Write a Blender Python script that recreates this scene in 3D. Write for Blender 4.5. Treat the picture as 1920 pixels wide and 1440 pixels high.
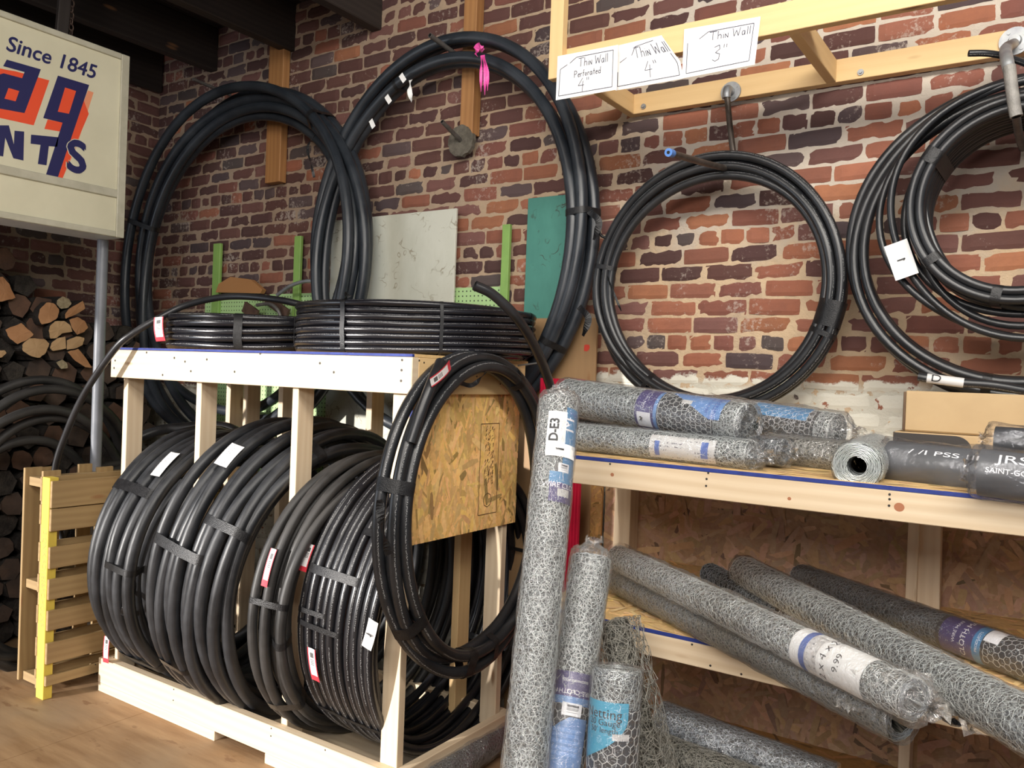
import bpy, bmesh, math, random
import numpy as np
from mathutils import Vector, Matrix
random.seed(7); rng = np.random.default_rng(7)
for o in list(bpy.data.objects): bpy.data.objects.remove(o)
C = bpy.context.scene.collection
PI = math.pi
CAM_H = 1.69                       # eye height; floor is z = 0

# ------------------------------------------------------------------ camera
YAW, PITCH, ROLL, FPX = math.radians(33.86), math.radians(-.57), math.radians(-2.17), 1560.0
FWD = np.array([-math.sin(YAW)*math.cos(PITCH), math.cos(YAW)*math.cos(PITCH), math.sin(PITCH)])
_r0 = np.array([math.cos(YAW), math.sin(YAW), 0]); _d0 = np.cross(FWD, _r0)
RGT = math.cos(ROLL)*_r0 + math.sin(ROLL)*_d0
DWN = -math.sin(ROLL)*_r0 + math.cos(ROLL)*_d0
cam = bpy.data.cameras.new('camera'); cam.sensor_width = 36; cam.lens = FPX/1920*36
cam.clip_start = .02
co = bpy.data.objects.new('camera', cam); C.objects.link(co)
m3 = Matrix((RGT, -DWN, -FWD)).transposed()
co.matrix_world = Matrix.Translation((0, 0, CAM_H)) @ m3.to_4x4()
bpy.context.scene.camera = co

# ------------------------------------------------------------------ world, lights, exposure
W = bpy.data.worlds.new('world'); bpy.context.scene.world = W; W.use_nodes = True
bg = W.node_tree.nodes['Background']; bg.inputs[0].default_value = (.78, .86, 1, 1); bg.inputs[1].default_value = .26
def lamp(name, kind, loc, target, energy, col, size=1.0, sy=None, ang=None):
    L = bpy.data.lights.new(name, kind); L.energy = energy; L.color = col
    if kind == 'AREA':
        L.size = size
        if sy: L.shape = 'RECTANGLE'; L.size_y = sy
    if ang is not None: L.angle = ang
    o = bpy.data.objects.new(name, L); C.objects.link(o); o.location = loc
    o.rotation_euler = (Vector(target)-Vector(loc)).to_track_quat('-Z', 'Y').to_euler()
    return o
SUN_DIR = Vector((.36, 1, -.17))
lamp('sun', 'SUN', (-4, -4, 4), Vector((-4, -4, 4))+SUN_DIR, 6.0, (1, .94, .88), ang=math.radians(1.4))
lamp('shop_light_right', 'AREA', (.8, .6, 3.85), (-.5, 3.5, 2.3), 140, (1, .95, .87), 2.4, .4)
lamp('shop_light_center', 'AREA', (-1.3, -.6, 3.9), (-1.6, 3.0, .8), 85, (1, .94, .86), 2.4, .3)
lamp('front_fill_light', 'AREA', (-.2, -1.3, 2.7), (-.9, 3.0, .7), 80, (1, .95, .9), 2.2, .8)  # unseen fill added behind the camera to brighten the shelf interior
lamp('doorway_daylight', 'AREA', (-5.6, -1.1, 1.9), (-3.2, 3.2, 1.2), 42, (.8, .89, 1), 1.8, 2.2)
sc = bpy.context.scene
sc.view_settings.view_transform = 'Standard'; sc.view_settings.look = 'None'
sc.view_settings.exposure = .25; sc.view_settings.gamma = 1; sc.view_settings.use_curve_mapping = False

# ------------------------------------------------------------------ helpers
def at(px, py, X=None, Y=None, Z=None):
    """point of the place seen at a picture position, on the plane X=, Y= or Z= (Z above the floor)"""
    d = FWD + RGT*(px-960)/FPX + DWN*(py-720)/FPX
    if X is not None: k = X/d[0]
    elif Y is not None: k = Y/d[1]
    else: k = (Z-CAM_H)/d[2]
    p = d*k
    return Vector((p[0], p[1], p[2]+CAM_H))

class MB:
    """collects geometry for one mesh: verts, faces, uvs, colours"""
    def __init__(s): s.v = []; s.f = []; s.uv = []; s.col = []; s.mi = []; s.sm = []
    def add(s, verts, faces, uvs=None, col=None, mi=0, smooth=False):
        b = len(s.v); s.v.extend([tuple(v) for v in verts])
        for k, f in enumerate(faces):
            s.f.append([b+i for i in f])
            s.uv.append(uvs[k] if uvs is not None else [(0, 0)]*len(f))
            s.col.append(col if col is not None else (1, 1, 1, 1)); s.mi.append(mi); s.sm.append(smooth)
        return s
    def build(s, name, mats, parent=None):
        me = bpy.data.meshes.new(name); me.from_pydata(s.v, [], s.f)
        u = me.uv_layers.new(name='UVMap')
        u.data.foreach_set('uv', np.array([c for f in s.uv for c in f], dtype=np.float32).ravel())
        ca = me.color_attributes.new('Col', 'FLOAT_COLOR', 'CORNER')
        ca.data.foreach_set('color', np.array([c for c, f in zip(s.col, s.f) for _ in f], dtype=np.float32).ravel())
        me.polygons.foreach_set('material_index', s.mi); me.polygons.foreach_set('use_smooth', s.sm)
        for m in (mats if isinstance(mats, (list, tuple)) else [mats]): me.materials.append(m)
        me.update()
        o = bpy.data.objects.new(name, me); C.objects.link(o)
        if parent is not None: o.parent = parent
        return o
def frame(d):
    d = Vector(d).normalized(); a = Vector((0, 0, 1)) if abs(d.z) < .9 else Vector((0, 1, 0))
    x = a.cross(d).normalized(); return x, d.cross(x).normalized(), d
def box(mb, a, b, col=None, mi=0, ax=None, bev=.002):
    """bevelled board between two corners; uv u runs along its longest side, in metres"""
    a, b = Vector(a), Vector(b)
    lo = [min(a[i], b[i]) for i in range(3)]; hi = [max(a[i], b[i]) for i in range(3)]
    obox(mb, (Vector(lo)+Vector(hi))/2, Vector((1, 0, 0)), Vector((0, 1, 0)), Vector((0, 0, 1)), [h-l for l, h in zip(lo, hi)], col, mi, ax, bev)
def obox(mb, c, ex, ey, ez, size, col=None, mi=0, ax=None, bev=.002):
    sx, sy, sz = [s/2 for s in size]; bev = min(bev, sx*.45, sy*.45, sz*.45)
    if ax is None: ax = max(range(3), key=lambda i: size[i])
    off = (random.uniform(0, 50), random.uniform(0, 50))
    H = (sx, sy, sz); E = (Vector(ex), Vector(ey), Vector(ez)); c = Vector(c)
    verts = []; idx = {}
    for sg in [(i, j, k) for i in (-1, 1) for j in (-1, 1) for k in (-1, 1)]:
        for d in range(3):
            p = [sg[i]*(H[i]-(0 if i == d else bev)) for i in range(3)]
            idx[(sg, d)] = len(verts); verts.append(p)
    faces = []
    for d in range(3):
        o1, o2 = (d+1) % 3, (d+2) % 3
        for s in (-1, 1):
            def sgn(a, b):
                q = [0, 0, 0]; q[d] = s; q[o1] = a; q[o2] = b; return tuple(q)
            f = [idx[(sgn(-1, -1), d)], idx[(sgn(1, -1), d)], idx[(sgn(1, 1), d)], idx[(sgn(-1, 1), d)]]
            faces.append(f if s > 0 else f[::-1])
            # edge along axis o2 between faces d(s) and o1(t)
    for d in range(3):                      # edges parallel to axis d
        o1, o2 = (d+1) % 3, (d+2) % 3
        for s in (-1, 1):
            for t in (-1, 1):
                def sg2(e):
                    q = [0, 0, 0]; q[d] = e; q[o1] = s; q[o2] = t; return tuple(q)
                f = [idx[(sg2(-1), o1)], idx[(sg2(1), o1)], idx[(sg2(1), o2)], idx[(sg2(-1), o2)]]
                faces.append(f if s*t < 0 else f[::-1])
    for sg in [(i, j, k) for i in (-1, 1) for j in (-1, 1) for k in (-1, 1)]:
        f = [idx[(sg, 0)], idx[(sg, 1)], idx[(sg, 2)]]
        faces.append(f if sg[0]*sg[1]*sg[2] > 0 else f[::-1])
    uvs = []
    b1, b2 = [i for i in range(3) if i != ax]
    for f in faces:
        P = [verts[i] for i in f]
        ext = [max(p[i] for p in P)-min(p[i] for p in P) for i in range(3)]
        if ext[ax] < bev*3: uvs.append([(p[b1]*.3+off[0], p[b2]+off[1]) for p in P])
        else:
            w = b1 if ext[b1] > ext[b2] else b2
            uvs.append([(p[ax]+off[0], p[w]+off[1]+(0 if w == b1 else .37)) for p in P])
    W_ = [c + E[0]*p[0] + E[1]*p[1] + E[2]*p[2] for p in verts]
    mb.add(W_, faces, uvs, col, mi)
def beam(mb, a, b, w, h, up=(0, 0, 1), col=None, mi=0, bev=.002):
    """board from a to b, h along up, w across"""
    a, b = Vector(a), Vector(b); d = (b-a); L = d.length; d.normalize()
    u = Vector(up); u = (u - d*u.dot(d)).normalized(); s = u.cross(d).normalized()
    obox(mb, (a+b)/2, d, -s, u, (L, w, h), col, mi, 0, bev)
def sweep(mb, pts, r, n=10, closed=False, cap=True, col=None, mi=0, u0=0, rad=None):
    P = np.array([tuple(p) for p in pts], float); N = len(P)
    T = np.gradient(P, axis=0); T /= np.linalg.norm(T, axis=1)[:, None]+1e-12
    a = np.array([0, 0, 1.]) if abs(T[0][2]) < .9 else np.array([0, 1., 0])
    x = np.cross(a, T[0]); x /= np.linalg.norm(x)
    L = np.concatenate([[0], np.cumsum(np.linalg.norm(np.diff(P, axis=0), axis=1))]) + u0
    verts = []; ang = np.linspace(0, 2*PI, n, endpoint=False)
    for i in range(N):
        x = x - T[i]*np.dot(x, T[i]); x /= np.linalg.norm(x); y = np.cross(T[i], x)
        rr = r if rad is None else rad[i]
        verts.append(P[i] + rr*(np.cos(ang)[:, None]*x + np.sin(ang)[:, None]*y))
    V = np.concatenate(verts); faces = []; uvs = []
    for i in range(N-1):
        for k in range(n):
            k2 = (k+1) % n
            faces.append([i*n+k, i*n+k2, (i+1)*n+k2, (i+1)*n+k])
            uvs.append([(L[i], k/n), (L[i], (k+1)/n), (L[i+1], (k+1)/n), (L[i+1], k/n)])
    mb.add(V, faces, uvs, col, mi, True)
    if cap:
        mb.add(verts[0], [list(range(n))[::-1]], None, col, mi); mb.add(verts[-1], [list(range(n))], None, col, mi)
def spline(ctrl, n=24):
    P = [Vector(p) for p in ctrl]; P = [P[0]*2-P[1]] + P + [P[-1]*2-P[-2]]; out = []
    for i in range(1, len(P)-2):
        for k in range(n):
            t = k/n; a, b, c, d = P[i-1:i+3]
            out.append(.5*((2*b)+(c-a)*t+(2*a-5*b+4*c-d)*t*t+(3*b-a-3*c+d)*t**3))
    out.append(P[-2]); return out
def thing(name, label, cat, loc=(0, 0, 0), group=None):
    o = bpy.data.objects.new(name, None); C.objects.link(o); o.empty_display_size = .05
    o['label'] = label; o['category'] = cat
    if group: o['group'] = group
    return o
def tag(o, label, cat, group=None):
    o['label'] = label; o['category'] = cat
    if group: o['group'] = group
    return o
def struct(o): o['kind'] = 'structure'; return o

# ------------------------------------------------------------------ materials
def mat(name, col=(.5, .5, .5), rough=.6, metal=0, spec=.5):
    m = bpy.data.materials.new(name); m.use_nodes = True
    b = m.node_tree.nodes['Principled BSDF']; b.inputs['Base Color'].default_value = (*col, 1)
    b.inputs['Roughness'].default_value = rough; b.inputs['Metallic'].default_value = metal
    b.inputs['Specular IOR Level'].default_value = spec
    return m
class NT:
    def __init__(s, m): s.t = m.node_tree; s.b = s.t.nodes['Principled BSDF']
    def n(s, typ, ins=None, **kw):
        nd = s.t.nodes.new(typ)
        for k, v in kw.items(): setattr(nd, k, v)
        for k, v in (ins or {}).items():
            if hasattr(v, 'links'): s.t.links.new(v, nd.inputs[k])
            else: nd.inputs[k].default_value = v
        return nd
    def link(s, a, b): s.t.links.new(a, b)
    def ramp(s, fac, stops):
        r = s.n('ShaderNodeValToRGB', {0: fac}); e = r.color_ramp.elements
        while len(e) < len(stops): e.new(.5)
        for el, (p, c) in zip(e, stops): el.position = p; el.color = (*c, 1) if len(c) == 3 else c
        return r.outputs[0]
    def mix(s, fac, a, b, mode='MIX'):
        r = s.n('ShaderNodeMix', data_type='RGBA', blend_type=mode)
        for i, v in ((0, fac), (6, a), (7, b)):
            if hasattr(v, 'links'): s.link(v, r.inputs[i])
            else: r.inputs[i].default_value = v if i == 0 else ((*v, 1) if len(v) == 3 else v)
        return r.outputs[2]
    def math(s, op, a, b=0.0, c=0.0):
        r = s.n('ShaderNodeMath', operation=op)
        for i, v in ((0, a), (1, b), (2, c)):
            if hasattr(v, 'links'): s.link(v, r.inputs[i])
            else: r.inputs[i].default_value = v
        return r.outputs[0]
    def map(s, vec, scale=(1, 1, 1), rot=(0, 0, 0), loc=(0, 0, 0)):
        return s.n('ShaderNodeMapping', {0: vec, 'Scale': scale, 'Rotation': rot, 'Location': loc}).outputs[0]
    def noise(s, vec, scale=5, det=4, rough=.55, out=0):
        return s.n('ShaderNodeTexNoise', {'Vector': vec, 'Scale': scale, 'Detail': det, 'Roughness': rough}).outputs[out]
    def bump(s, h, strength=.3, dist=.01):
        b = s.n('ShaderNodeBump', {'Strength': strength, 'Distance': dist, 'Height': h}); s.link(b.outputs[0], s.b.inputs['Normal'])
    def color(s, c): s.link(c, s.b.inputs['Base Color'])
    def obj(s): return s.n('ShaderNodeTexCoord').outputs['Object']
    def uv(s): return s.n('ShaderNodeTexCoord').outputs['UV']

def wood(name, light, dark, knot=(.25, .12, .05), rough=.62, stain=0, grain=1.0):
    m = mat(name, light, rough); T = NT(m); uv = T.uv()
    low = T.noise(T.map(uv, (.7, 5, 1)), 1, 3)
    warp = T.n('ShaderNodeVectorMath', {0: uv, 1: T.n('ShaderNodeVectorMath', {0: T.noise(T.map(uv, (1.3, 6, 1)), 1, 2, out=1), 1: (.06, .05, 0)}, operation='MULTIPLY').outputs[0]}, operation='ADD').outputs[0]
    ring = T.n('ShaderNodeTexWave', {'Vector': T.map(warp, (.30, 6, 1)), 'Scale': 1.5, 'Distortion': 3.0, 'Detail': 2, 'Detail Scale': .6}, bands_direction='Y').outputs[1]
    fine = T.noise(T.map(uv, (3, 160, 1)), 1, 3)
    f = T.math('ADD', T.math('MULTIPLY', ring, .34*grain), T.math('MULTIPLY', fine, .36))
    c = T.mix(f, light, dark)
    vor = T.n('ShaderNodeTexVoronoi', {'Vector': T.map(uv, (2.2, 8, 1)), 'Scale': 1}).outputs[0]
    k = T.n('ShaderNodeMapRange', {0: vor, 1: .05, 2: .11, 3: 1, 4: 0}).outputs[0]
    c = T.mix(T.math('MULTIPLY', k, .8), c, knot)
    if stain:
        st = T.n('ShaderNodeMapRange', {0: low, 1: .45, 2: .75, 3: 0, 4: stain}).outputs[0]
        c = T.mix(st, c, dark)
    T.color(c); T.bump(f, .12, .004); return m
PINE = wood('pine', (.70, .575, .41), (.54, .39, .24), grain=.8)
SPRUCE = wood('weathered_spruce', (.50, .36, .20), (.30, .19, .10), stain=.4)
FIR = wood('orange_fir', (.42, .21, .075), (.24, .10, .035), stain=.3)
RAILW = wood('yellow_pine', (.74, .52, .26), (.60, .38, .17), grain=.45)
PALLETW = wood('pallet_wood', (.36, .25, .115), (.23, .14, .06), stain=.5)
CROSSW = wood('dark_timber', (.035, .026, .022), (.012, .009, .008), stain=.6)

def simple_noise(name, a, b, scale=8, rough=.7, bump=.2, dist=.004, metal=0, spec=.4):
    m = mat(name, a, rough, metal, spec); T = NT(m); o = T.obj()
    n = T.noise(o, scale, 5); T.color(T.mix(T.n('ShaderNodeMapRange', {0: n, 1: .35, 2: .65}).outputs[0], a, b))
    T.bump(T.noise(o, scale*6, 4), bump, dist); return m

def brick_mat():
    m = mat('brick', (.3, .1, .06), .88, 0, .25); T = NT(m)
    col = T.n('ShaderNodeVertexColor', layer_name='Col').outputs[0]; o = T.obj()
    n = T.noise(o, 14, 6, .65); n2 = T.noise(o, 70, 4)
    c = T.mix(T.n('ShaderNodeMapRange', {0: n, 1: .3, 2: .7, 3: 0, 4: .55}).outputs[0], col, T.mix(.5, col, (.10, .055, .05), 'MIX'))
    # lime bloom specks
    sp = T.n('ShaderNodeMapRange', {0: T.math('MULTIPLY', T.noise(o, 45, 5, .7), T.noise(o, 3.2, 2)), 1: .33, 2: .40, 3: 0, 4: .55}).outputs[0]
    c = T.mix(sp, c, (.50, .43, .37))
    # whitewash band with a ragged upper edge
    z = T.n('ShaderNodeSeparateXYZ', {0: o}).outputs
    zz = T.math('ADD', z[2], T.math('ADD', T.math('MULTIPLY', T.math('SUBTRACT', T.noise(T.map(o, (1, 1, 1.5)), 7, 5, .7), .5), .13), T.n('ShaderNodeMapRange', {0: z[0], 1: -4.2, 2: -1.9, 3: .17, 4: 0}).outputs[0]))
    wm = T.n('ShaderNodeMapRange', {0: zz, 1: CAM_H+.032, 2: CAM_H+.022, 3: 0, 4: 1}).outputs[0]
    chip = T.n('ShaderNodeMapRange', {0: T.noise(o, 17, 6, .6), 1: .34, 2: .37, 3: 0, 4: 1}).outputs[0]
    c = T.mix(T.math('MULTIPLY', wm, chip), c, (.66, .64, .56))
    T.color(c); T.bump(T.math('ADD', n, T.math('MULTIPLY', n2, .4)), .55, .006); return m
def mortar_mat():
    m = mat('mortar', (.4, .3, .2), .95, 0, .15); T = NT(m); o = T.obj()
    n = T.noise(o, 9, 5); x = T.n('ShaderNodeSeparateXYZ', {0: o}).outputs
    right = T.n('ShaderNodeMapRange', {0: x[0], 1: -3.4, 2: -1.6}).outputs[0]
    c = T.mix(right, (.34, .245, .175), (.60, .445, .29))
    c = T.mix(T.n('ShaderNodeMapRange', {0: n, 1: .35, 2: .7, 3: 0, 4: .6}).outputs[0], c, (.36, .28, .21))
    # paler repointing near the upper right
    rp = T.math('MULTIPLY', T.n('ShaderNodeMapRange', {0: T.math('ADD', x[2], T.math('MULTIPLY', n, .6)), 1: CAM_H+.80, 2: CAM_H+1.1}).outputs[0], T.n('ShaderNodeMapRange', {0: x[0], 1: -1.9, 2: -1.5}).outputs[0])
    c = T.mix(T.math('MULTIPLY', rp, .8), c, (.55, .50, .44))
    zz = T.math('ADD', T.math('ADD', x[2], T.n('ShaderNodeMapRange', {0: x[0], 1: -4.2, 2: -1.9, 3: .17, 4: 0}).outputs[0]), T.math('MULTIPLY', T.math('SUBTRACT', T.noise(o, 7, 5, .7), .5), .13))
    wm = T.n('ShaderNodeMapRange', {0: zz, 1: CAM_H+.02, 2: CAM_H-.01, 3: 0, 4: 1}).outputs[0]
    chip = T.n('ShaderNodeMapRange', {0: T.noise(o, 20, 6, .6), 1: .40, 2: .43, 3: 0, 4: 1}).outputs[0]
    c = T.mix(T.math('MULTIPLY', wm, chip), c, (.62, .60, .52))
    T.color(c); T.bump(T.math('ADD', T.noise(o, 60, 5, .7), T.noise(o, 18, 3)), .8, .010); return m
BRICK, MORTAR = brick_mat(), mortar_mat()

def osb_mat(name, base=(.47, .30, .12)):
    m = mat(name, base, .55, 0, .35); T = NT(m); o = T.obj()
    col = T.n('ShaderNodeVertexColor', layer_name='Col').outputs[0]
    c = T.mix(1, col, base, 'MULTIPLY')
    n = T.noise(T.map(o, (1, 1, 1)), 60, 3)
    c = T.mix(T.n('ShaderNodeMapRange', {0: n, 1: .35, 2: .75, 3: 0, 4: .35}).outputs[0], c, T.mix(1, c, (.55, .42, .3), 'MULTIPLY'))
    T.color(c); T.bump(n, .2, .002); return m
OSB = osb_mat('osb_golden', (.88, .585, .24)); OSB_D = osb_mat('osb_brown', (.42, .275, .18)); OSB_M = osb_mat('osb_tan', (.44, .26, .10))
OSB_L = osb_mat('osb_light', (.80, .58, .30))
BLUE = simple_noise('blue_edge_paint', (.012, .026, .17), (.02, .04, .22), 30, .6)

def hose_mat(name, col, rough, dust, dustcol=(.20, .18, .16), printing=0, bright=(.40, .40, .40)):
    m = mat(name, col, rough, 0, .5); T = NT(m); o = T.obj(); uv = T.uv()
    n = T.noise(o, 5, 5, .6); sc_ = T.noise(T.map(uv, (4, 30, 1)), 1, 5, .7)
    d = T.n('ShaderNodeMapRange', {0: T.math('ADD', T.math('MULTIPLY', n, .6), T.math('MULTIPLY', sc_, .4)), 1: .42, 2: .68, 3: 0, 4: dust}).outputs[0]
    c = T.mix(d, col, dustcol)
    T.link(T.math('ADD', T.math('MULTIPLY', d, .35), rough), T.b.inputs['Roughness'])
    if printing:
        s = T.n('ShaderNodeSeparateXYZ', {0: uv}).outputs
        band = T.math('LESS_THAN', T.math('ABSOLUTE', T.math('SUBTRACT', s[1], printing)), .017)
        cell = T.n('ShaderNodeTexNoise', {'Vector': T.map(uv, (260, 45, 1)), 'Scale': 1, 'Detail': 2}).outputs[0]
        gap = T.math('GREATER_THAN', T.noise(T.map(uv, (7, 0, 0)), 1, 1), .40)
        mk = T.math('MULTIPLY', T.math('MULTIPLY', band, gap), T.math('GREATER_THAN', cell, .53))
        c = T.mix(T.math('MULTIPLY', mk, .6), c, bright)
    T.color(c); T.bump(sc_, .08, .002); return m
HOSE = hose_mat('black_hose', (.010, .010, .012), .33, .35, (.07, .07, .075))
HOSE_P = hose_mat('black_hose_printed', (.009, .009, .011), .28, .2, (.06, .06, .065), .33)
HOSE_PX = hose_mat('black_hose_printed_outside', (.009, .009, .011), .28, .2, (.06, .06, .065), .71)
HOSE_PZ = hose_mat('shiny_black_hose_printed', (.008, .008, .011), .24, .15, (.05, .05, .055), .47)
HOSE_P2 = hose_mat('black_hose_printed_wall', (.010, .011, .013), .32, .25, (.07, .07, .075), .62)
HOSE_B = hose_mat('bluish_black_hose', (.014, .018, .024), .34, .4, (.07, .08, .095))
HOSE_D = hose_mat('dusty_black_hose', (.011, .012, .014), .36, .8, (.042, .044, .050))
HOSE_OLD = hose_mat('old_grey_black_hose', (.016, .016, .016), .44, .8, (.055, .050, .047))
HOSE_FAR = hose_mat('dim_dark_hose', (.018, .018, .018), .5, .7, (.08, .07, .06))
INNER = mat('hose_inside', (.004, .004, .005), .8)
TAPE = simple_noise('black_tape', (.006, .006, .007), (.014, .014, .015), 40, .34, .5, .003, 0, .35)
def scribble(name, base, ink, sx=60, sy=260, thr=.56, rough=.5):
    """paper with rows of tiny print"""
    m = mat(name, base, rough); T = NT(m); uv = T.uv(); s = T.n('ShaderNodeSeparateXYZ', {0: uv}).outputs
    rows = T.math('LESS_THAN', T.math('FRACT', T.math('MULTIPLY', s[1], 7)), .45)
    wd = T.math('GREATER_THAN', T.noise(T.map(uv, (sx, 14, 1)), 1, 2), thr)
    rg = T.math('GREATER_THAN', T.noise(T.map(uv, (2.2, 2.2, 1)), 1, 1), .45)
    T.color(T.mix(T.math('MULTIPLY', T.math('MULTIPLY', rows, wd), rg), base, ink)); return m
PAPER = scribble('white_label', (.60, .59, .58), (.12, .12, .14), 40)
PAPER_P = mat('plain_white_card', (.85, .85, .84), .6)
def barcode():
    m = mat('barcode_label', (.85, .85, .85), .45); T = NT(m); s = T.n('ShaderNodeSeparateXYZ', {0: T.uv()}).outputs
    w = T.n('ShaderNodeTexWhiteNoise', {'W': T.math('FLOOR', T.math('MULTIPLY', s[0], 34))}, noise_dimensions='1D').outputs[0]
    inb = T.math('MULTIPLY', T.math('LESS_THAN', T.math('ABSOLUTE', T.math('SUBTRACT', s[1], .55)), .3), T.math('LESS_THAN', T.math('ABSOLUTE', T.math('SUBTRACT', s[0], .5)), .38))
    T.color(T.mix(T.math('MULTIPLY', inb, T.math('GREATER_THAN', w, .5)), (.82, .82, .84), (.05, .05, .06))); return m
BARCODE = barcode()
def redtag():
    m = mat('red_white_tag', (.8, .8, .8), .4); T = NT(m); s = T.n('ShaderNodeSeparateXYZ', {0: T.uv()}).outputs
    edge = T.math('GREATER_THAN', T.math('MAXIMUM', T.math('ABSOLUTE', T.math('SUBTRACT', s[1], .5)), T.math('MULTIPLY', T.math('SUBTRACT', s[0], .35), .8)), .38)
    w = T.n('ShaderNodeTexWhiteNoise', {'W': T.math('FLOOR', T.math('MULTIPLY', s[0], 40))}, noise_dimensions='1D').outputs[0]
    inb = T.math('MULTIPLY', T.math('LESS_THAN', T.math('ABSOLUTE', T.math('SUBTRACT', s[1], .5)), .22), T.math('LESS_THAN', T.math('ABSOLUTE', T.math('SUBTRACT', s[0], .3)), .2))
    c = T.mix(T.math('MULTIPLY', inb, T.math('GREATER_THAN', w, .5)), (.80, .78, .78), (.1, .1, .1))
    T.color(T.mix(edge, c, (.62, .04, .06))); return m
REDTAG = redtag()
def flat(name, c, rough=.5, metal=0): return mat(name, c, rough, metal)
NAVY, ORANGE = flat('navy_ink', (.022, .024, .10), .35), flat('red_orange_ink', (.80, .09, .035), .35)
FADE = flat('faded_orange_ink', (.78, .30, .16), .35)
INK, INKB = flat('marker_ink', (.06, .06, .09), .5), flat('black_ink', (.012, .012, .015), .5)
CREAM = simple_noise('cream_sign_face', (.66, .63, .47), (.60, .57, .42), 3, .3, .05)
CREAMF = simple_noise('painted_sign_frame', (.50, .48, .38), (.42, .40, .31), 12, .45, .1)
SIGNB = simple_noise('pale_sign_box', (.62, .65, .70), (.52, .55, .60), 6, .4, .1)
STEEL = simple_noise('galvanised_steel', (.36, .37, .38), (.26, .27, .29), 25, .5, .15, .002, .7)
PIPE = simple_noise('grey_pipe', (.16, .15, .14), (.10, .09, .085), 25, .5, .3, .002, .5)
PIPE_L = simple_noise('tape_wrapped_grey_pipe', (.24, .23, .21), (.16, .15, .14), 30, .5, .5)
PIPE_BR = simple_noise('brown_grey_pipe', (.12, .10, .085), (.07, .055, .045), 25, .45, .3, .002, .5)
POLE = simple_noise('painted_grey_pole', (.19, .20, .225), (.15, .16, .18), 8, .4, .1)
WIRE = mat('galvanised_wire', (.80, .84, .83), .32, .6)
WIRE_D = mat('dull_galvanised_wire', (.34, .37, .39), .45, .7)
WIRE_O = mat('weathered_wire', (.36, .35, .31), .5, .6)
def core_mat(name, a, b):
    m = mat(name, a, .5, .35); T = NT(m); uv = T.uv()
    n = T.n('ShaderNodeTexVoronoi', {'Vector': T.map(uv, (85, 85, 1)), 'Scale': 1}, feature='DISTANCE_TO_EDGE').outputs[0]
    n2 = T.noise(T.map(uv, (120, 60, 1)), 1, 3)
    f = T.math('ADD', T.n('ShaderNodeMapRange', {0: n, 1: .02, 2: .16, 3: 1, 4: 0}).outputs[0], T.math('MULTIPLY', T.math('SUBTRACT', n2, .5), .9))
    T.color(T.mix(f, b, a)); T.bump(f, .6, .004); return m
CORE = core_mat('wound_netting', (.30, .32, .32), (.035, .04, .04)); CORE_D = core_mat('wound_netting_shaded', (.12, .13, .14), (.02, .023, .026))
CORE_O = core_mat('wound_netting_weathered', (.26, .25, .21), (.05, .048, .04))
def film_mat(name, op=.10, rough=.16, tint=(.9, .92, .95), bump=.9, sc=22, haze=.05):
    """clear plastic film: mostly see-through, glossy creases, a little milky haze"""
    m = bpy.data.materials.new(name); m.use_nodes = True; t = m.node_tree; T = NT(m); o = T.obj()
    n1 = T.n('ShaderNodeTexVoronoi', {'Vector': T.n('ShaderNodeVectorMath', {0: o, 1: T.n('ShaderNodeVectorMath', {0: T.noise(o, 12, 3, out=1), 1: (.08, .08, .08)}, operation='MULTIPLY').outputs[0]}, operation='ADD').outputs[0], 'Scale': sc}, feature='DISTANCE_TO_EDGE').outputs[0]
    n2 = T.noise(o, sc*1.6, 5, .6)
    bp = T.n('ShaderNodeBump', {'Strength': bump, 'Distance': .014, 'Height': T.math('ADD', T.math('MULTIPLY', n1, .8), n2)}).outputs[0]
    tr = T.n('ShaderNodeBsdfTransparent'); gl = T.n('ShaderNodeBsdfGlossy', {'Color': (*tint, 1), 'Roughness': rough, 'Normal': bp})
    df = T.n('ShaderNodeBsdfDiffuse', {'Color': (*tint, 1)})
    lw = T.n('ShaderNodeLayerWeight', {0: .30, 1: bp})
    m1 = T.n('ShaderNodeMixShader', {0: haze, 1: tr.outputs[0], 2: df.outputs[0]})
    fac = T.math('ADD', T.math('MULTIPLY', lw.outputs[0], .45), op)
    m2 = T.n('ShaderNodeMixShader', {0: fac, 1: m1.outputs[0], 2: gl.outputs[0]})
    T.link(m2.outputs[0], t.nodes['Material Output'].inputs[0]); return m
FILM = film_mat('clear_shrink_film'); FILM_H = film_mat('crumpled_clear_film', .12, .13, (.9, .9, .9), 1, 30, .07)
FILM_S = film_mat('loose_clear_bag', .035, .22, (.80, .82, .88), .8, 9, .03)
GREYROLL = simple_noise('charcoal_roll_cover', (.085, .088, .095), (.07, .072, .08), 5, .45, .1)
CARD = simple_noise('cardboard', (.50, .36, .20), (.44, .31, .17), 4, .75, .12)
CARD_D = flat('black_print_on_cardboard', (.03, .026, .025), .6)
PURPLE, SKY, LBLUE, DBLUE = flat('purple_label', (.045, .028, .16), .3), flat('sky_blue_label', (.03, .22, .46), .3), flat('pale_blue_label', (.12, .26, .54), .3), flat('royal_blue_label', (.05, .12, .42), .3)
LBLACK = flat('black_label', (.012, .012, .015), .3); HEXW = flat('white_hexagon_print', (.62, .62, .60), .4); WHITE = flat('white_ink', (.85, .85, .88), .4)
FLOORM = None

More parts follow.
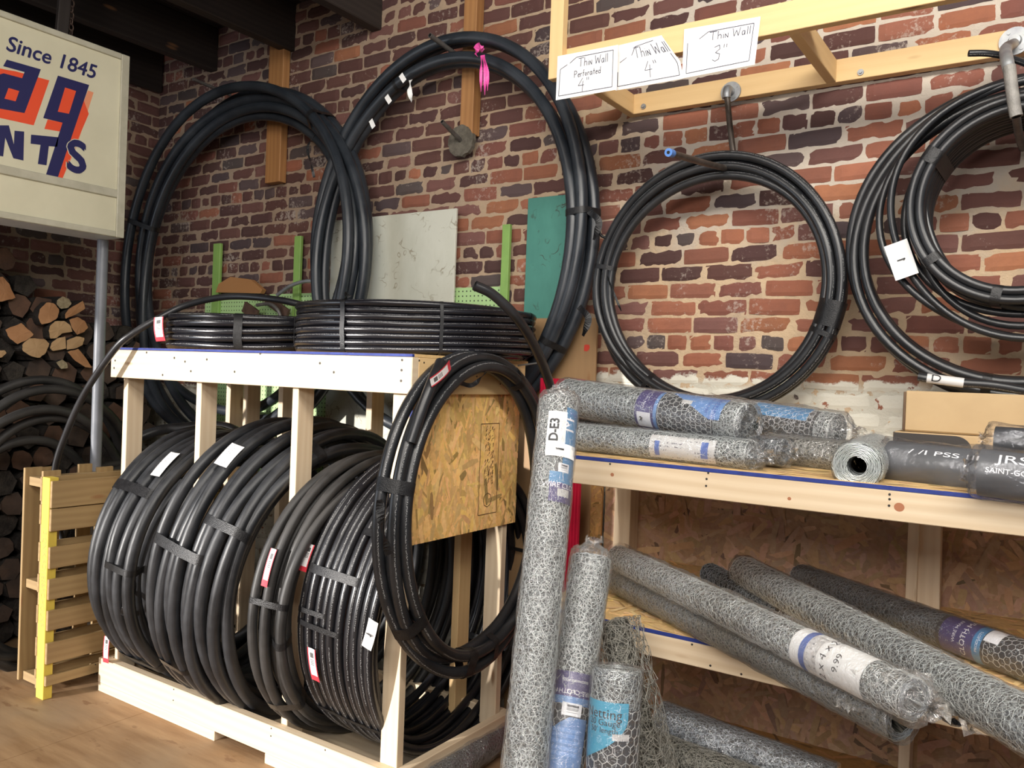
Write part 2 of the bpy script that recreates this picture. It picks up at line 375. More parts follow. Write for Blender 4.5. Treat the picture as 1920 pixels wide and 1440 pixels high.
# ------------------------------------------------------------------ the setting
WALL_Y, WALL_X = 3.5, -5.46
def brick_wall(name, u0, u1, z0, z1, place, left=False):
    """common bond: five stretcher courses then a header course, every brick with its own rough outline"""
    mb = MB(); ch = .0762; k0 = int((z0)//ch)
    hdr0 = round((CAM_H+.165)/ch)                       # a header course just above eye level
    z = k0*ch; k = k0
    while z < z1:
        header = (k-hdr0) % 6 == 0
        L = .108 if header else .216
        j = random.uniform(.007, .011)
        u = u0 - (k % 2)*L*.5 - random.uniform(0, .03) - (L*.25 if header else 0)
        while u < u1:
            l = L*random.uniform(.94, 1.06)
            a, b = max(u+j*.5, u0), min(u+l-j*.5, u1)
            if b-a > .025:
                zc = z+ch*.5; h = ch*.5-random.uniform(.0030, .0052)
                nu, nv = (7 if not header else 4), 4
                V = []; dep = random.uniform(-.0025, .004); tilt = random.uniform(-.003, .003)
                rag = .0022 if random.random() < .75 else .0055
                for jv in range(nv+1):
                    for iu in range(nu+1):
                        su, sv = iu/nu*2-1, jv/nv*2-1
                        uu = (a+b)/2+su*(b-a)/2; zz = zc+sv*h+tilt*su
                        edge = (abs(su) > .99) or (abs(sv) > .99)
                        d = .010+dep-(.006 if edge else 0)+random.uniform(-.0007, .0007)
                        if edge:
                            corner = abs(su) > .99 and abs(sv) > .99
                            uu -= su*(random.uniform(0, rag)+(.0025 if corner else 0)); zz -= sv*(random.uniform(0, rag)+(.002 if corner else 0))
                        V.append(place(uu, zz, d))
                F = [[q*(nu+1)+p, q*(nu+1)+p+1, (q+1)*(nu+1)+p+1, (q+1)*(nu+1)+p] for q in range(nv) for p in range(nu)]
                if left: F = [f[::-1] for f in F]
                ring = [p for p in range(nu+1)] + [q*(nu+1)+nu for q in range(1, nv+1)] + [nv*(nu+1)+p for p in range(nu-1, -1, -1)] + [q*(nu+1) for q in range(nv-1, 0, -1)]
                nb = len(V)
                cv = Vector(place((a+b)/2, zc, 0))
                back = []
                for p in ring:
                    q = Vector(V[p]); q2 = Vector((q.x, cv.y-.0, q.z)) if not left else Vector((cv.x, q.y, q.z)); back.append(q2)
                V += back; n = len(ring)
                for p in range(n):
                    f = [ring[p], nb+p, nb+(p+1) % n, ring[(p+1) % n]]; F.append(f if not left else f[::-1])
                # colour of this brick
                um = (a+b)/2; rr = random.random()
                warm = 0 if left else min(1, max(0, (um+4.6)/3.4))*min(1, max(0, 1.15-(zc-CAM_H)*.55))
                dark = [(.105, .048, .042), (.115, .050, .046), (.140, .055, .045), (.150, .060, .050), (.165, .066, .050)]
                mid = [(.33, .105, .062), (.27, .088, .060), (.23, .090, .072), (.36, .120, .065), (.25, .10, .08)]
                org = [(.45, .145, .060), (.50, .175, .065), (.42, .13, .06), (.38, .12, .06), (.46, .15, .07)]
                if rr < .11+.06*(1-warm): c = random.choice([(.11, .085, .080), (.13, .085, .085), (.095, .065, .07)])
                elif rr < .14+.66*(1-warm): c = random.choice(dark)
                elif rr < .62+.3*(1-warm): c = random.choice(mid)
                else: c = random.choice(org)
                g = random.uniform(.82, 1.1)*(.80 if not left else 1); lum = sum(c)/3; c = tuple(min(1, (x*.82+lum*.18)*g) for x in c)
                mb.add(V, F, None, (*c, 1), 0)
            u += l
        z += ch; k += 1
    # mortar bed: gently uneven sheet behind the brick faces
    nu, nz = int((u1-u0)/.03), int((z1-z0)/.03)
    V = []
    for q in range(nz+1):
        for p in range(nu+1):
            V.append(place(u0+(u1-u0)*p/nu, z0+(z1-z0)*q/nz, .0035+random.uniform(-.002, .0045)))
    F = [[q*(nu+1)+p, q*(nu+1)+p+1, (q+1)*(nu+1)+p+1, (q+1)*(nu+1)+p] for q in range(nz) for p in range(nu)]
    if left: F = [f[::-1] for f in F]
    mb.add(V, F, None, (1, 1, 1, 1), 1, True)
    # slab of the wall
    s = MB()
    return struct(mb.build(name, [BRICK, MORTAR]))
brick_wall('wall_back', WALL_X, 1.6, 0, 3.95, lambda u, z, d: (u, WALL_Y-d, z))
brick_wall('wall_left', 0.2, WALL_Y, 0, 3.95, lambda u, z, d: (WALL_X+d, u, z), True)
FLOORM = mat('plywood_floor', (.4, .27, .15), .6, 0, .3); T = NT(FLOORM); o_ = T.obj()
g1 = T.noise(T.map(o_, (1.3, 9, 1), (0, 0, .12)), 1.6, 6, .6); g2 = T.noise(T.map(o_, (3, 60, 1), (0, 0, .12)), 1, 3)
c_ = T.mix(T.n('ShaderNodeMapRange', {0: g1, 1: .35, 2: .68}).outputs[0], (.35, .22, .115), (.22, .125, .06))
c_ = T.mix(T.n('ShaderNodeMapRange', {0: T.noise(o_, 2.1, 5), 1: .45, 2: .7, 3: 0, 4: .6}).outputs[0], c_, (.30, .22, .14))
c_ = T.mix(T.n('ShaderNodeMapRange', {0: T.noise(T.map(o_, (3, 7, 1)), 2, 4), 1: .62, 2: .68, 3: 0, 4: .6}).outputs[0], c_, (.16, .08, .04))
T.color(c_); T.bump(T.math('ADD', g1, T.math('MULTIPLY', g2, .5)), .15, .004)
mb = MB()
box(mb, (-6.6, -3.4, -.02), (-3.65, 3.7, 0), bev=.001); box(mb, (-3.648, -3.4, -.02), (1.8, 3.7, 0), bev=.001)
box(mb, (-6, -3.4, -.10), (1.8, 3.7, -.021))
struct(mb.build('floor', FLOORM))
mb = MB()
x = -5.9
while x < 1.8:
    box(mb, (x, -3.4, 3.93), (x+.185, 3.6, 3.96), bev=.003); x += .19
struct(mb.build('ceiling', CROSSW))
bx = [at(p[0], p[1], Y=3.46) for p in ((215, 190), (400, 130), (545, 93), (708, 52))]
for i, p in enumerate(bx):
    mb = MB(); box(mb, (p.x-.075, -3.3, p.z), (p.x, 3.497, 3.93), bev=.006)
    struct(mb.build('trim_%d' % (i+1), CROSSW))
mb = MB(); box(mb, (WALL_X+.012, -3.3, bx[0].z-.02), (WALL_X+.06, 3.48, 3.93), bev=.006); struct(mb.build('trim_5', CROSSW))
# front wall of the shop behind the viewer, with the doorway that lets the sun in
mb = MB()
box(mb, (-3.47, -1.75, 0), (1.8, -1.6, 3.95)); box(mb, (-6.6, -1.75, 2.60), (-3.47, -1.6, 3.95))
struct(mb.build('wall_front', simple_noise('front_plaster', (.5, .48, .45), (.4, .38, .36))))

# ------------------------------------------------------------------ builders
def flakes(mb, c, eu, ev, n_, w, h, count, lo=.03, hi=.11, strip=(.007, .022), align=None, lift=0.0008, seed=0, dark=.1):
    """wood strands pressed on an OSB face: centre c, in-plane axes eu, ev, normal n_"""
    R = random.Random(seed); c, eu, ev, n_ = Vector(c), Vector(eu), Vector(ev), Vector(n_)
    for i in range(count):
        L = R.uniform(lo, hi); s = R.uniform(*strip); u = R.uniform(-w/2, w/2); v = R.uniform(-h/2, h/2)
        a = R.uniform(0, PI) if align is None else align + R.gauss(0, .5)
        pts = []
        for x, y in ((-L/2, -s/2*R.uniform(.3, 1)), (-L*.3, -s/2), (L*.35, -s/2*R.uniform(.7, 1.1)), (L/2, -s/2*R.uniform(.1, .9)), (L/2*R.uniform(.85, 1), s/2*R.uniform(.4, 1)), (L*.1, s/2), (-L/2*R.uniform(.85, 1), s/2*R.uniform(.2, 1))):
            X = min(w/2, max(-w/2, u+x*math.cos(a)-y*math.sin(a))); Y = min(h/2, max(-h/2, v+x*math.sin(a)+y*math.cos(a)))
            pts.append(c+eu*X+ev*Y+n_*(lift+i*1.1e-6))
        g = R.uniform(.78, 1.22) if R.random() > dark else R.uniform(.35, .6)
        f = list(range(7))
        if (pts[2]-pts[0]).cross(pts[4]-pts[0]).dot(n_) < 0: f = f[::-1]
        mb.add(pts, [f], None, (g*R.uniform(.95, 1.05), g*R.uniform(.88, 1.04), g*R.uniform(.75, 1.05), 1))
def osb_panel(name, a, b, face, parent, m, count, seed=1, align=None, edge=None, **kw):
    """panel between corners a, b with strands on one face ('+X', '-Y', '+Z')"""
    mb = MB(); a, b = Vector(a), Vector(b); box(mb, a, b, (.9, .85, .75, 1), bev=.0006)
    c = (a+b)/2; s = [abs(b[i]-a[i]) for i in range(3)]
    E = [Vector((1, 0, 0)), Vector((0, 1, 0)), Vector((0, 0, 1))]
    ax = 'XYZ'.index(face[1]); sg = 1 if face[0] == '+' else -1; u, v = [i for i in range(3) if i != ax]
    flakes(mb, c+E[ax]*sg*s[ax]/2, E[u], E[v], E[ax]*sg, s[u], s[v], count, seed=seed, align=align, **kw)
    return mb.build(name, m, parent)

def sm(t): t = max(0, min(1, t)); return t*t*(3-2*t)
class Coil:
    def __init__(s, center, e1, e2, R, loops, r, sx=1, wob=.006, seed=0, th0=0.0):
        s.c, s.e1, s.e2 = Vector(center), Vector(e1).normalized(), Vector(e2).normalized(); s.n = s.e1.cross(s.e2).normalized()
        s.R, s.L, s.r, s.sx, s.th0 = R, loops, r, sx, th0
        Q = random.Random(seed); s.w = [[(Q.uniform(-1, 1)*wob, Q.uniform(0, 6.3), k) for k in (1, 2, 3)] for _ in range(len(loops)*2+2)]
    def par(s, i, th):
        n = len(s.L); f = (th % (2*PI))/(2*PI); A = s.L[i]; B = s.L[min(i+1, n-1)]
        k = sm((f-.72)/.28) if i+1 < n else 0
        P = [A[j]*(1-k)+B[j]*k for j in range(4)]
        wr = sum(a*math.sin(q*th+p) for a, p, q in s.w[2*i])*(1-k) + sum(a*math.sin(q*th+p) for a, p, q in s.w[2*min(i+1, n-1)])*k
        wa = sum(a*math.sin(q*th+p) for a, p, q in s.w[2*i+1])*(1-k) + sum(a*math.sin(q*th+p) for a, p, q in s.w[2*min(i+1, n-1)+1])*k
        return P[0]+wa, s.R+P[1]+wr, P[2], P[3]
    def pos(s, i, th, extra=0):
        ax, rr, d1, d2 = s.par(i, th); t = th+s.th0; rr += extra
        return s.c + s.n*ax + s.e1*(rr*s.sx*math.cos(t)+d1) + s.e2*(rr*math.sin(t)+d2)
    def path(s, seg=72, a=0.0, b=0.0):
        pts = []
        for i in range(len(s.L)):
            k0 = int(seg*a) if i == 0 else 0; k1 = int(seg*(1-b)) if i == len(s.L)-1 else seg
            for k in range(k0, k1): pts.append(s.pos(i, 2*PI*k/seg))
        return pts
    def tape(s, th, w, name, parent, m=None, idx=None, grow=1.07):
        """a strap of tape round the bundle at angle th"""
        th_ = (th - s.th0) % (2*PI)
        t = th; rad = (s.e1*math.cos(t)*s.sx + s.e2*math.sin(t)).normalized(); tan = (-s.e1*math.sin(t)*s.sx + s.e2*math.cos(t)).normalized()
        P = [s.pos(i, th_) for i in (idx or range(len(s.L)))]
        o = sum(P, Vector())/len(P); pts = []
        for p in P:
            x, y = (p-o).dot(s.n), (p-o).dot(rad)
            for k in range(12): pts.append((x+s.r*grow*math.cos(k*PI/6), y+s.r*grow*math.sin(k*PI/6)))
        pts = sorted(set(pts))
        def half(q):
            h = []
            for p in q:
                while len(h) > 1 and (h[-1][0]-h[-2][0])*(p[1]-h[-2][1])-(h[-1][1]-h[-2][1])*(p[0]-h[-2][0]) <= 0: h.pop()
                h.append(p)
            return h[:-1]
        H = half(pts)+half(pts[::-1]); n = len(H); mb = MB(); V = []
        for sgn, g in ((-.5, 1), (.5, 1), (.5, 1.0), (-.5, 1.0)):
            for x, y in H:
                q = o + s.n*x*g + rad*y*g + tan*(sgn*w + math.sin(x*60)*.002)
                if g == 1.0 and len(V) >= 2*n: q += (o-q).normalized()*.0
                V.append(q)
        F = [[k, (k+1) % n, n+(k+1) % n, n+k] for k in range(n)]
        mb.add(V[:2*n], F, None, None, 0, True)
        return mb.build(name, m or TAPE, parent)
def card(name, c, u, v, w, h, m, parent, bend=.15, flag=0):
    """a paper tag: centre c, long axis u, short axis v, bent along u"""
    c, u, v = Vector(c), Vector(u).normalized(), Vector(v); v = (v-u*v.dot(u)).normalized(); n_ = u.cross(v)
    mb = MB(); V = []; UV = {}; nu = 8
    for side in (0, 1):
        for i in range(nu+1):
            for j in (0, 1, 2):
                a = i/nu-.5; b = j/2-.5
                p = c+u*w*a+v*h*b+n_*(bend*w*(.25-a*a)*1.0+flag*w*a*abs(a)+.10*h*b*b) - n_*(.0006*side)
                UV[len(V)] = (i/nu, j/2); V.append(p)
    F = []; o2 = (nu+1)*3
    for i in range(nu):
        for j in range(2):
            f = [i*3+j, (i+1)*3+j, (i+1)*3+j+1, i*3+j+1]; F += [f, [x+o2 for x in f[::-1]]]
    mb.add(V, F, [[UV[k] for k in f] for f in F], None, 0, True)
    return mb.build(name, m, parent)
def figure_one(c, u, v, h, parent):
    c, u, v = Vector(c), Vector(u).normalized(), Vector(v); v = (v-u*v.dot(u)).normalized(); n_ = u.cross(v); mb = MB()
    for sd in (-1, 1):
        o = c+n_*sd*.0045; beam(mb, o-v*h/2, o+v*h/2, .0006, h*.17, up=u, bev=.0001); beam(mb, o+v*h/2, o+v*h*.25+u*h*.22*sd, .0006, h*.12, up=u, bev=.0001)
    return mb.build('figure', INKB, parent)
def strip(name, ctrl, w, m, parent, wdir=(0, 0, 1), n=8):
    """a dangling strip of tape along a path"""
    P = spline(ctrl, n); mb = MB(); V = []; F = []; wd = Vector(wdir)
    for i, p in enumerate(P):
        t = (P[min(i+1, len(P)-1)]-P[max(i-1, 0)]).normalized(); s_ = wd-t*wd.dot(t)
        s_ = s_.normalized() if s_.length > 1e-4 else Vector((1, 0, 0)); s_.rotate(Matrix.Rotation(math.sin(i*.5)*.7, 3, t))
        nn = t.cross(s_)*.0004
        V += [p-s_*w/2-nn, p+s_*w/2-nn, p+s_*w/2+nn, p-s_*w/2+nn]
    for i in range(len(P)-1):
        for k in range(4): F.append([i*4+k, i*4+(k+1) % 4, i*4+4+(k+1) % 4, i*4+4+k])
    mb.add(V, F); return mb.build(name, m, parent)
def tube(name, ctrl, r, m, parent=None, n=12, smooth=True, hollow=False, steps=16):
    mb = MB(); P = spline(ctrl, steps) if smooth else [Vector(p) for p in ctrl]
    sweep(mb, P, r, n, cap=not hollow)
    if hollow:
        t = (P[0]-P[1]).normalized(); t2 = (P[-1]-P[-2]).normalized()
        mats = [m, INNER]; x, y, _ = frame(t)
        for e, tt in ((P[0], t), (P[-1], t2)):
            x, y, _ = frame(tt); V = []; N = 16
            for rad, dep in ((r, 0), (r*.74, .0005), (r*.74, -r*1.2)):
                V += [e+x*rad*math.cos(2*PI*k/N)+y*rad*math.sin(2*PI*k/N)+tt*dep for k in range(N)]
            mb.add(V, [[k, (k+1) % N, N+(k+1) % N, N+k] for k in range(N)], None, None, 0)
            mb.add(V, [[N+k, N+(k+1) % N, 2*N+(k+1) % N, 2*N+k] for k in range(N)], None, None, 1)
            mb.add(V, [[2*N+k for k in range(N)]], None, None, 1)
        return mb.build(name, mats, parent)
    return mb.build(name, m, parent)
def cylinder(mb, a, b, r, n=24, r2=None, col=None, mi=0, smooth=True):
    a, b = Vector(a), Vector(b); x, y, d = frame(b-a); r2 = r if r2 is None else r2
    V = [a+x*r*math.cos(2*PI*k/n)+y*r*math.sin(2*PI*k/n) for k in range(n)]+[b+x*r2*math.cos(2*PI*k/n)+y*r2*math.sin(2*PI*k/n) for k in range(n)]
    mb.add(V, [[k, (k+1) % n, n+(k+1) % n, n+k] for k in range(n)], None, col, mi, smooth)
    mb.add(V, [list(range(n))[::-1], [n+k for k in range(n)]], None, col, mi)
def fine(V, F, step):
    """cut flat letter shapes finely enough to bend round a roll"""
    bm = bmesh.new(); vs = [bm.verts.new(v) for v in V]
    for f in F:
        try: bm.faces.new([vs[i] for i in f])
        except ValueError: pass
    bmesh.ops.remove_doubles(bm, verts=bm.verts, dist=1e-7); bmesh.ops.triangulate(bm, faces=bm.faces)
    for _ in range(4):
        L = [e for e in bm.edges if e.calc_length() > step]
        if not L: break
        bmesh.ops.subdivide_edges(bm, edges=L, cuts=1); bmesh.ops.triangulate(bm, faces=bm.faces)
    bm.verts.index_update(); out = [v.co.copy() for v in bm.verts], [[v.index for v in f.verts] for f in bm.faces]; bm.free(); return out
def text_geo(s, size=1.0, bold=0):
    cu = bpy.data.curves.new('t', 'FONT'); cu.body = s; cu.offset = bold; cu.size = size; cu.align_x = 'CENTER'; cu.align_y = 'CENTER'; cu.resolution_u = 4
    o = bpy.data.objects.new('t', cu); C.objects.link(o); bpy.context.view_layer.update()
    me = o.evaluated_get(bpy.context.evaluated_depsgraph_get()).to_mesh()
    V = [v.co.copy() for v in me.vertices]; F = [list(p.vertices) for p in me.polygons]
    o.to_mesh_clear(); bpy.data.objects.remove(o); bpy.data.curves.remove(cu); return V, F

class Roll:
    """a roll of netting from a to b; s in metres along it, phi = 0 towards 'front'"""
    def __init__(s, a, b, r, front):
        s.a, s.b, s.r = Vector(a), Vector(b), r; s.d = (s.b-s.a); s.L = s.d.length; s.d.normalize()
        f = Vector(front); s.f = (f-s.d*f.dot(s.d)).normalized(); s.g = s.d.cross(s.f)
    def p(s, t, phi, dr=0): return s.a+s.d*t+(s.f*math.cos(phi)+s.g*math.sin(phi))*(s.r+dr)
    def np(s, t, phi, rr):
        A, D, Fv, G = [np.array(tuple(q)) for q in (s.a, s.d, s.f, s.g)]
        return A+t[:, None]*D+rr[:, None]*(np.cos(phi)[:, None]*Fv+np.sin(phi)[:, None]*G)
    def core(s, parent, m, hole=.35):
        mb = MB(); N = 28; K = 14; V = []; F = []; uv = []
        for i in range(K+1):
            rr = s.r-.003+random.uniform(-.0012, .0012)
            for k in range(N): V.append(s.p(s.L*i/K, 2*PI*k/N, rr-s.r+random.uniform(-.0008, .0008)))
        for i in range(K):
            for k in range(N):
                F.append([i*N+k, i*N+(k+1) % N, (i+1)*N+(k+1) % N, (i+1)*N+k])
                uv.append([(s.L*i/K, k/N*s.r*6.3), (s.L*i/K, (k+1)/N*s.r*6.3), (s.L*(i+1)/K, (k+1)/N*s.r*6.3), (s.L*(i+1)/K, k/N*s.r*6.3)])
        mb.add(V, F, uv, None, 0, True)
        for t, sg in ((0, -1), (s.L, 1)):       # wound end: ridged spiral rings down to a hollow middle
            V = []; F = []; J = 10
            for j in range(J+1):
                q = (s.r-.003)*(1-(1-hole)*j/J); off = (.0018 if j % 2 else -.0018)*sg
                for k in range(N): V.append(s.p(t+off*(0 if j == 0 else 1), 2*PI*k/N, q-s.r))
            for k in range(N): V.append(s.p(t-sg*.05, 2*PI*k/N, (s.r-.003)*hole*.9-s.r))
            for j in range(J+1):
                for k in range(N):
                    f = [j*N+k, j*N+(k+1) % N, (j+1)*N+(k+1) % N, (j+1)*N+k]; F.append(f if sg < 0 else f[::-1])
            mb.add(V, F, [[(V[i].x*1.0+V[i].y, V[i].z) for i in f] for f in F], None, 0, False)
        return mb.build('core', m, parent)
    def wire(s, name, parent, m, cell=.026, wr=.0008, layers=2, t0=0, t1=None, jit=.0031, hexa=.55, phi=None, dr=.0005, seed=0, gap=.0035):
        t1 = s.L if t1 is None else t1; G = np.random.default_rng(seed); P0, P1, Nn = [], [], []
        for l in range(layers):
            rr = s.r+dr-l*gap
            if phi is None: m_ = max(6, 2*round(2*PI*rr/cell)); f0, f1 = 0, 2*PI; wrap = True; jcount = m_
            else: f0, f1 = phi; m_ = 2*max(2, round((f1-f0)*rr/cell)); wrap = False; jcount = m_+1
            cell_l = cell*(1, .72, 1.2, .6, .85)[l % 5]; m_ = max(6, 2*round(2*PI*rr/cell_l)) if phi is None else m_; jcount = m_ if phi is None else jcount
            ds = cell_l*.866; nr = max(2, int((t1-t0)/ds)); sh = G.uniform(0, ds) if layers > 1 else 0; rot = G.uniform(0, 1) if phi is None else 0
            a = ds*hexa*.6
            I, J = np.meshgrid(np.arange(jcount), np.arange(nr+1), indexing='ij')
            sgn = np.where((I+J) % 2 == 0, 1, -1)
            t = t0+sh*.5+J*ds*((t1-t0-sh*.5)/(nr*ds))+sgn*a*.5+G.normal(0, jit, I.shape)
            ph = f0+(I+rot)/m_*(f1-f0)+G.normal(0, jit, I.shape)/rr
            t = np.clip(t, t0, t1); r_ = rr+G.normal(0, jit*.45, I.shape)
            pts = s.np(t.ravel(), ph.ravel(), r_.ravel()).reshape(I.shape+(3,))
            i2 = (np.arange(jcount)+1) % jcount if wrap else np.arange(1, jcount)
            a0 = pts if wrap else pts[:-1]; a1 = pts[i2]
            P0.append(a0.reshape(-1, 3)); P1.append(a1.reshape(-1, 3))
            msk = ((I+J) % 2 == 0)[:, :-1]
            P0.append(pts[:, :-1][msk]); P1.append(pts[:, 1:][msk])
        P0 = np.concatenate(P0); P1 = np.concatenate(P1); D = P1-P0; D /= np.linalg.norm(D, axis=1)[:, None]+1e-9
        A = np.array(tuple(s.d)); X = np.cross(D, A+np.array([.013, .017, .011])); X /= np.linalg.norm(X, axis=1)[:, None]+1e-9; Y = np.cross(D, X)
        n = len(P0); V = np.empty((n, 6, 3))
        for k in range(3):
            o = wr*(math.cos(k*2.0944)*X+math.sin(k*2.0944)*Y); V[:, k] = P0+o; V[:, k+3] = P1+o
        base = (np.arange(n)*6)[:, None]
        F = np.concatenate([base+np.array(q) for q in ([0, 1, 4, 3], [1, 2, 5, 4], [2, 0, 3, 5])])
        me = bpy.data.meshes.new(name); me.vertices.add(n*6); me.vertices.foreach_set('co', V.ravel())
        me.loops.add(len(F)*4); me.loops.foreach_set('vertex_index', F.ravel().astype(np.int32))
        me.polygons.add(len(F)); me.polygons.foreach_set('loop_start', np.arange(len(F), dtype=np.int32)*4)
        try: me.polygons.foreach_set('loop_total', np.full(len(F), 4, dtype=np.int32))
        except Exception: pass
        me.materials.append(m); me.update(calc_edges=True); me.validate()
        o = bpy.data.objects.new(name, me); C.objects.link(o); o.parent = parent; return o
    def film(s, parent, m, t0=-.01, t1=None, knot0=0, knot1=0, seed=3, loose=.0035, name='plastic_film'):
        """clear film round the roll; knotN > 0 gathers it in a crumpled twist past that end"""
        t1 = s.L+.01 if t1 is None else t1; N = 40; Q = random.Random(seed); K = max(8, int((t1-t0)/.02)); rows = []
        ph = [Q.uniform(0, 6.3) for _ in range(6)]
        def rad(t, k):
            a = 2*PI*k/N
            return s.r+.003+loose*abs(math.sin(3*a+ph[0]+t*9)*math.sin(t*23+ph[1]+2*a))+loose*.5*Q.random()
        if knot0:
            for j in range(7, 0, -1):
                f = j/7; g = 1-sm(f*1.15)*.86+(.25 if f > .85 else 0)
                rows.append([(t0-knot0*f+Q.uniform(-.01, .01)*knot0/.06, k, max(.004, rad(t0, k)*g+Q.uniform(-1, 1)*.012*f*(1.2-f)*2)) for k in range(N)])
        for i in range(K+1): rows.append([(t0+(t1-t0)*i/K, k, rad(t0+(t1-t0)*i/K, k)) for k in range(N)])
        if knot1:
            for j in range(1, 8):
                f = j/7; g = 1-sm(f*1.15)*.86+(.25 if f > .85 else 0)
                rows.append([(t1+knot1*f+Q.uniform(-.01, .01)*knot1/.06, k, max(.004, rad(t1, k)*g+Q.uniform(-1, 1)*.012*f*(1.2-f)*2)) for k in range(N)])
        V = [s.p(t, 2*PI*k/N, q-s.r) for r_ in rows for (t, k, q) in r_]
        F = [[i*N+k, i*N+(k+1) % N, (i+1)*N+(k+1) % N, (i+1)*N+k] for i in range(len(rows)-1) for k in range(N)]
        mb = MB(); mb.add(V, F, None, None, 0, True)
        return mb.build(name, m, parent)
    def wrap(s, name, parent, m, t0, t1, p0, p1, dr=.001, edge=None, uvm=None):
        """a printed sleeve: patch of the roll's surface"""
        mb = MB(); nt, npk = 10, max(4, int(abs(p1-p0)/.18)); V = []; F = []; UV = []
        for i in range(nt+1):
            for k in range(npk+1):
                u, v = i/nt, k/npk; ph = p0+(p1-p0)*v; tt = t0+(t1-t0)*u
                if edge: tt = t0+(t1-t0)*u*edge(v) if edge(v) is not None else tt
                V.append(s.p(tt, ph, dr)); UV.append((u, v) if uvm is None else uvm(u, v))
        for i in range(nt):
            for k in range(npk): F.append([i*(npk+1)+k, i*(npk+1)+k+1, (i+1)*(npk+1)+k+1, (i+1)*(npk+1)+k])
        mb.add(V, F, [[UV[q] for q in f] for f in F], None, 0, True)
        return mb.build(name, m, parent)
    def text(s, string, size, t, phi, m, parent, dirn='t', flip=1, dr=.0016, name='lettering', squash=1, bold=0):
        """dirn 't': reads along the roll (flip 1: towards its far end); 'p': reads round it (flip 1: towards +phi)"""
        V, F = fine(*text_geo(string, size, bold), max(.003, s.r*.11)); mb = MB(); out = []
        for v in V:
            x, y = v.x*squash*flip, v.y*flip
            out.append(s.p(t+x, phi-y/s.r, dr) if dirn == 't' else s.p(t+y, phi+x/s.r, dr))
        mb.add(out, F); return mb.build(name, m, parent)

# ------------------------------------------------------------------ pipe rack
RX0, RX1, RY0, RY1 = -4.06, -2.05, 2.38, 3.16
TOP = CAM_H+.068
rack = thing('pipe_rack', 'tall pine lumber rack holding upright coils of black pipe, blue painted top edge', 'rack')
def board(name, a, b, parent, m=PINE, **k): mb = MB(); box(mb, a, b, **k); return mb.build(name, m, parent)
osb_panel('top_deck', (RX0, RY0+.012, TOP-.012), (RX1, RY1+.02, TOP), '+Z', rack, OSB_L, 500, 5)
board('blue_edge', (RX0, RY0-.001, TOP-.011), (RX1, RY0+.0115, TOP-.0005), rack, BLUE, bev=.0005)
R1 = TOP-.012-.14
board('top_rail', (RX0, RY0, R1), (RX1, RY0+.038, TOP-.0125), rack)
board('top_side_rail', (RX1-.038, RY0+.0385, R1), (RX1, RY1, TOP-.0125), rack, RAILW)
board('top_side_rail', (RX0, RY0+.0385, R1), (RX0+.038, RY1, TOP-.0125), rack)
board('back_rail', (RX0+.04, RY1-.038, R1), (RX1-.04, RY1, TOP-.0125), rack)
PX = [-4.005, -3.405, -2.745]
for x in PX: board('post', (x, RY0+.039, .045), (x+.038, RY0+.128, TOP-.0125 if x > -4 else TOP-.0125), rack)
board('post', (RX1-.125, RY0+.039, .045), (RX1-.039, RY0+.077, TOP-.0125), rack)
for x in (-3.99, -4.14+.30, -3.55, -2.9): board('rear_post', (x, RY1-.13, .045), (x+.038, RY1-.04, TOP-.0125), rack)
board('rear_post', (RX1-.30, RY1-.089, .045), (RX1-.262, RY1-.0, R1-.0), rack, RAILW)
board('rear_post', (RX1-.127, RY1-.08, .045), (RX1-.04, RY1-.042, R1), rack)
sp = osb_panel('side_panel', (RX1-.036, RY0+.04, CAM_H-.665), (RX1-.024, RY1-.002, R1-.001), '+X', rack, OSB, 1100, 11, align=PI/2, lo=.04, hi=.13, strip=(.010, .032), dark=.07)
board('blue_edge', (RX1-.0365, RY0+.0385, CAM_H-.665), (RX1-.0235, RY0+.0402, R1-.001), rack, BLUE, bev=.0003)
mb = MB()                                        # faded mill stamp on the side panel: outline and a column of illegible marks
sx_ = RX1-.0212
def stamp(y0, z0, y1, z1, w=.003): beam(mb, (sx_, y0, z0), (sx_, y1, z1), .0006, w, up=(0, 1, 0) if abs(y1-y0) < abs(z1-z0) else (0, 0, 1), bev=.0001)
ya, yb, za, zb = 2.865, 3.0, CAM_H-.60, CAM_H-.21
stamp(ya, za, ya, zb); stamp(yb, za, yb, zb); stamp(ya, zb, yb, zb); stamp(ya, za, yb, za)
Q = random.Random(4)
for q in range(120):
    z = Q.uniform(za+.12, zb-.02); y = Q.choice([.3, .42, .5, .62, .7])*(yb-ya)+ya; l = Q.uniform(.003, .016)
    stamp(y-.004, z, y+Q.uniform(.0, .006), z+l, .0022)
for k in range(8):
    a = k*PI/4; stamp(ya+.065+.03*math.cos(a), za+.06+.03*math.sin(a), ya+.065+.03*math.cos(a+PI/4), za+.06+.03*math.sin(a+PI/4))
mb.build('mill_stamp', flat('stamp_ink', (.12, .06, .025), .7), sp)
board('bottom_rail', (RX0-.015, RY0-.005, .045), (RX1+.0, RY0+.038, .17), rack)
board('bottom_side_rail', (RX1-.038, RY0+.0385, .045), (RX1+.001, RY1+.0, .17), rack, PINE)
board('bottom_side_rail', (RX0, RY0+.0385, .045), (RX0+.038, RY1, .17), rack)
board('bottom_back_rail', (RX0+.04, RY1-.038, .045), (RX1-.04, RY1, .17), rack)
board('bottom_deck', (RX0+.04, RY0+.04, .045), (RX1-.04, RY1-.04, .057), rack, PINE)
board('skid', (RX0-.015, RY0-.004, .0), (-3.13, RY0+.085, .044), rack)
board('skid', (-2.79, RY0-.004, .0), (RX1+.02, RY0+.085, .044), rack)
board('skid', (RX0, RY1-.09, .0), (RX1, RY1, .044), rack)
NAILM = flat('dark_nail', (.05, .045, .04), .5, .6)
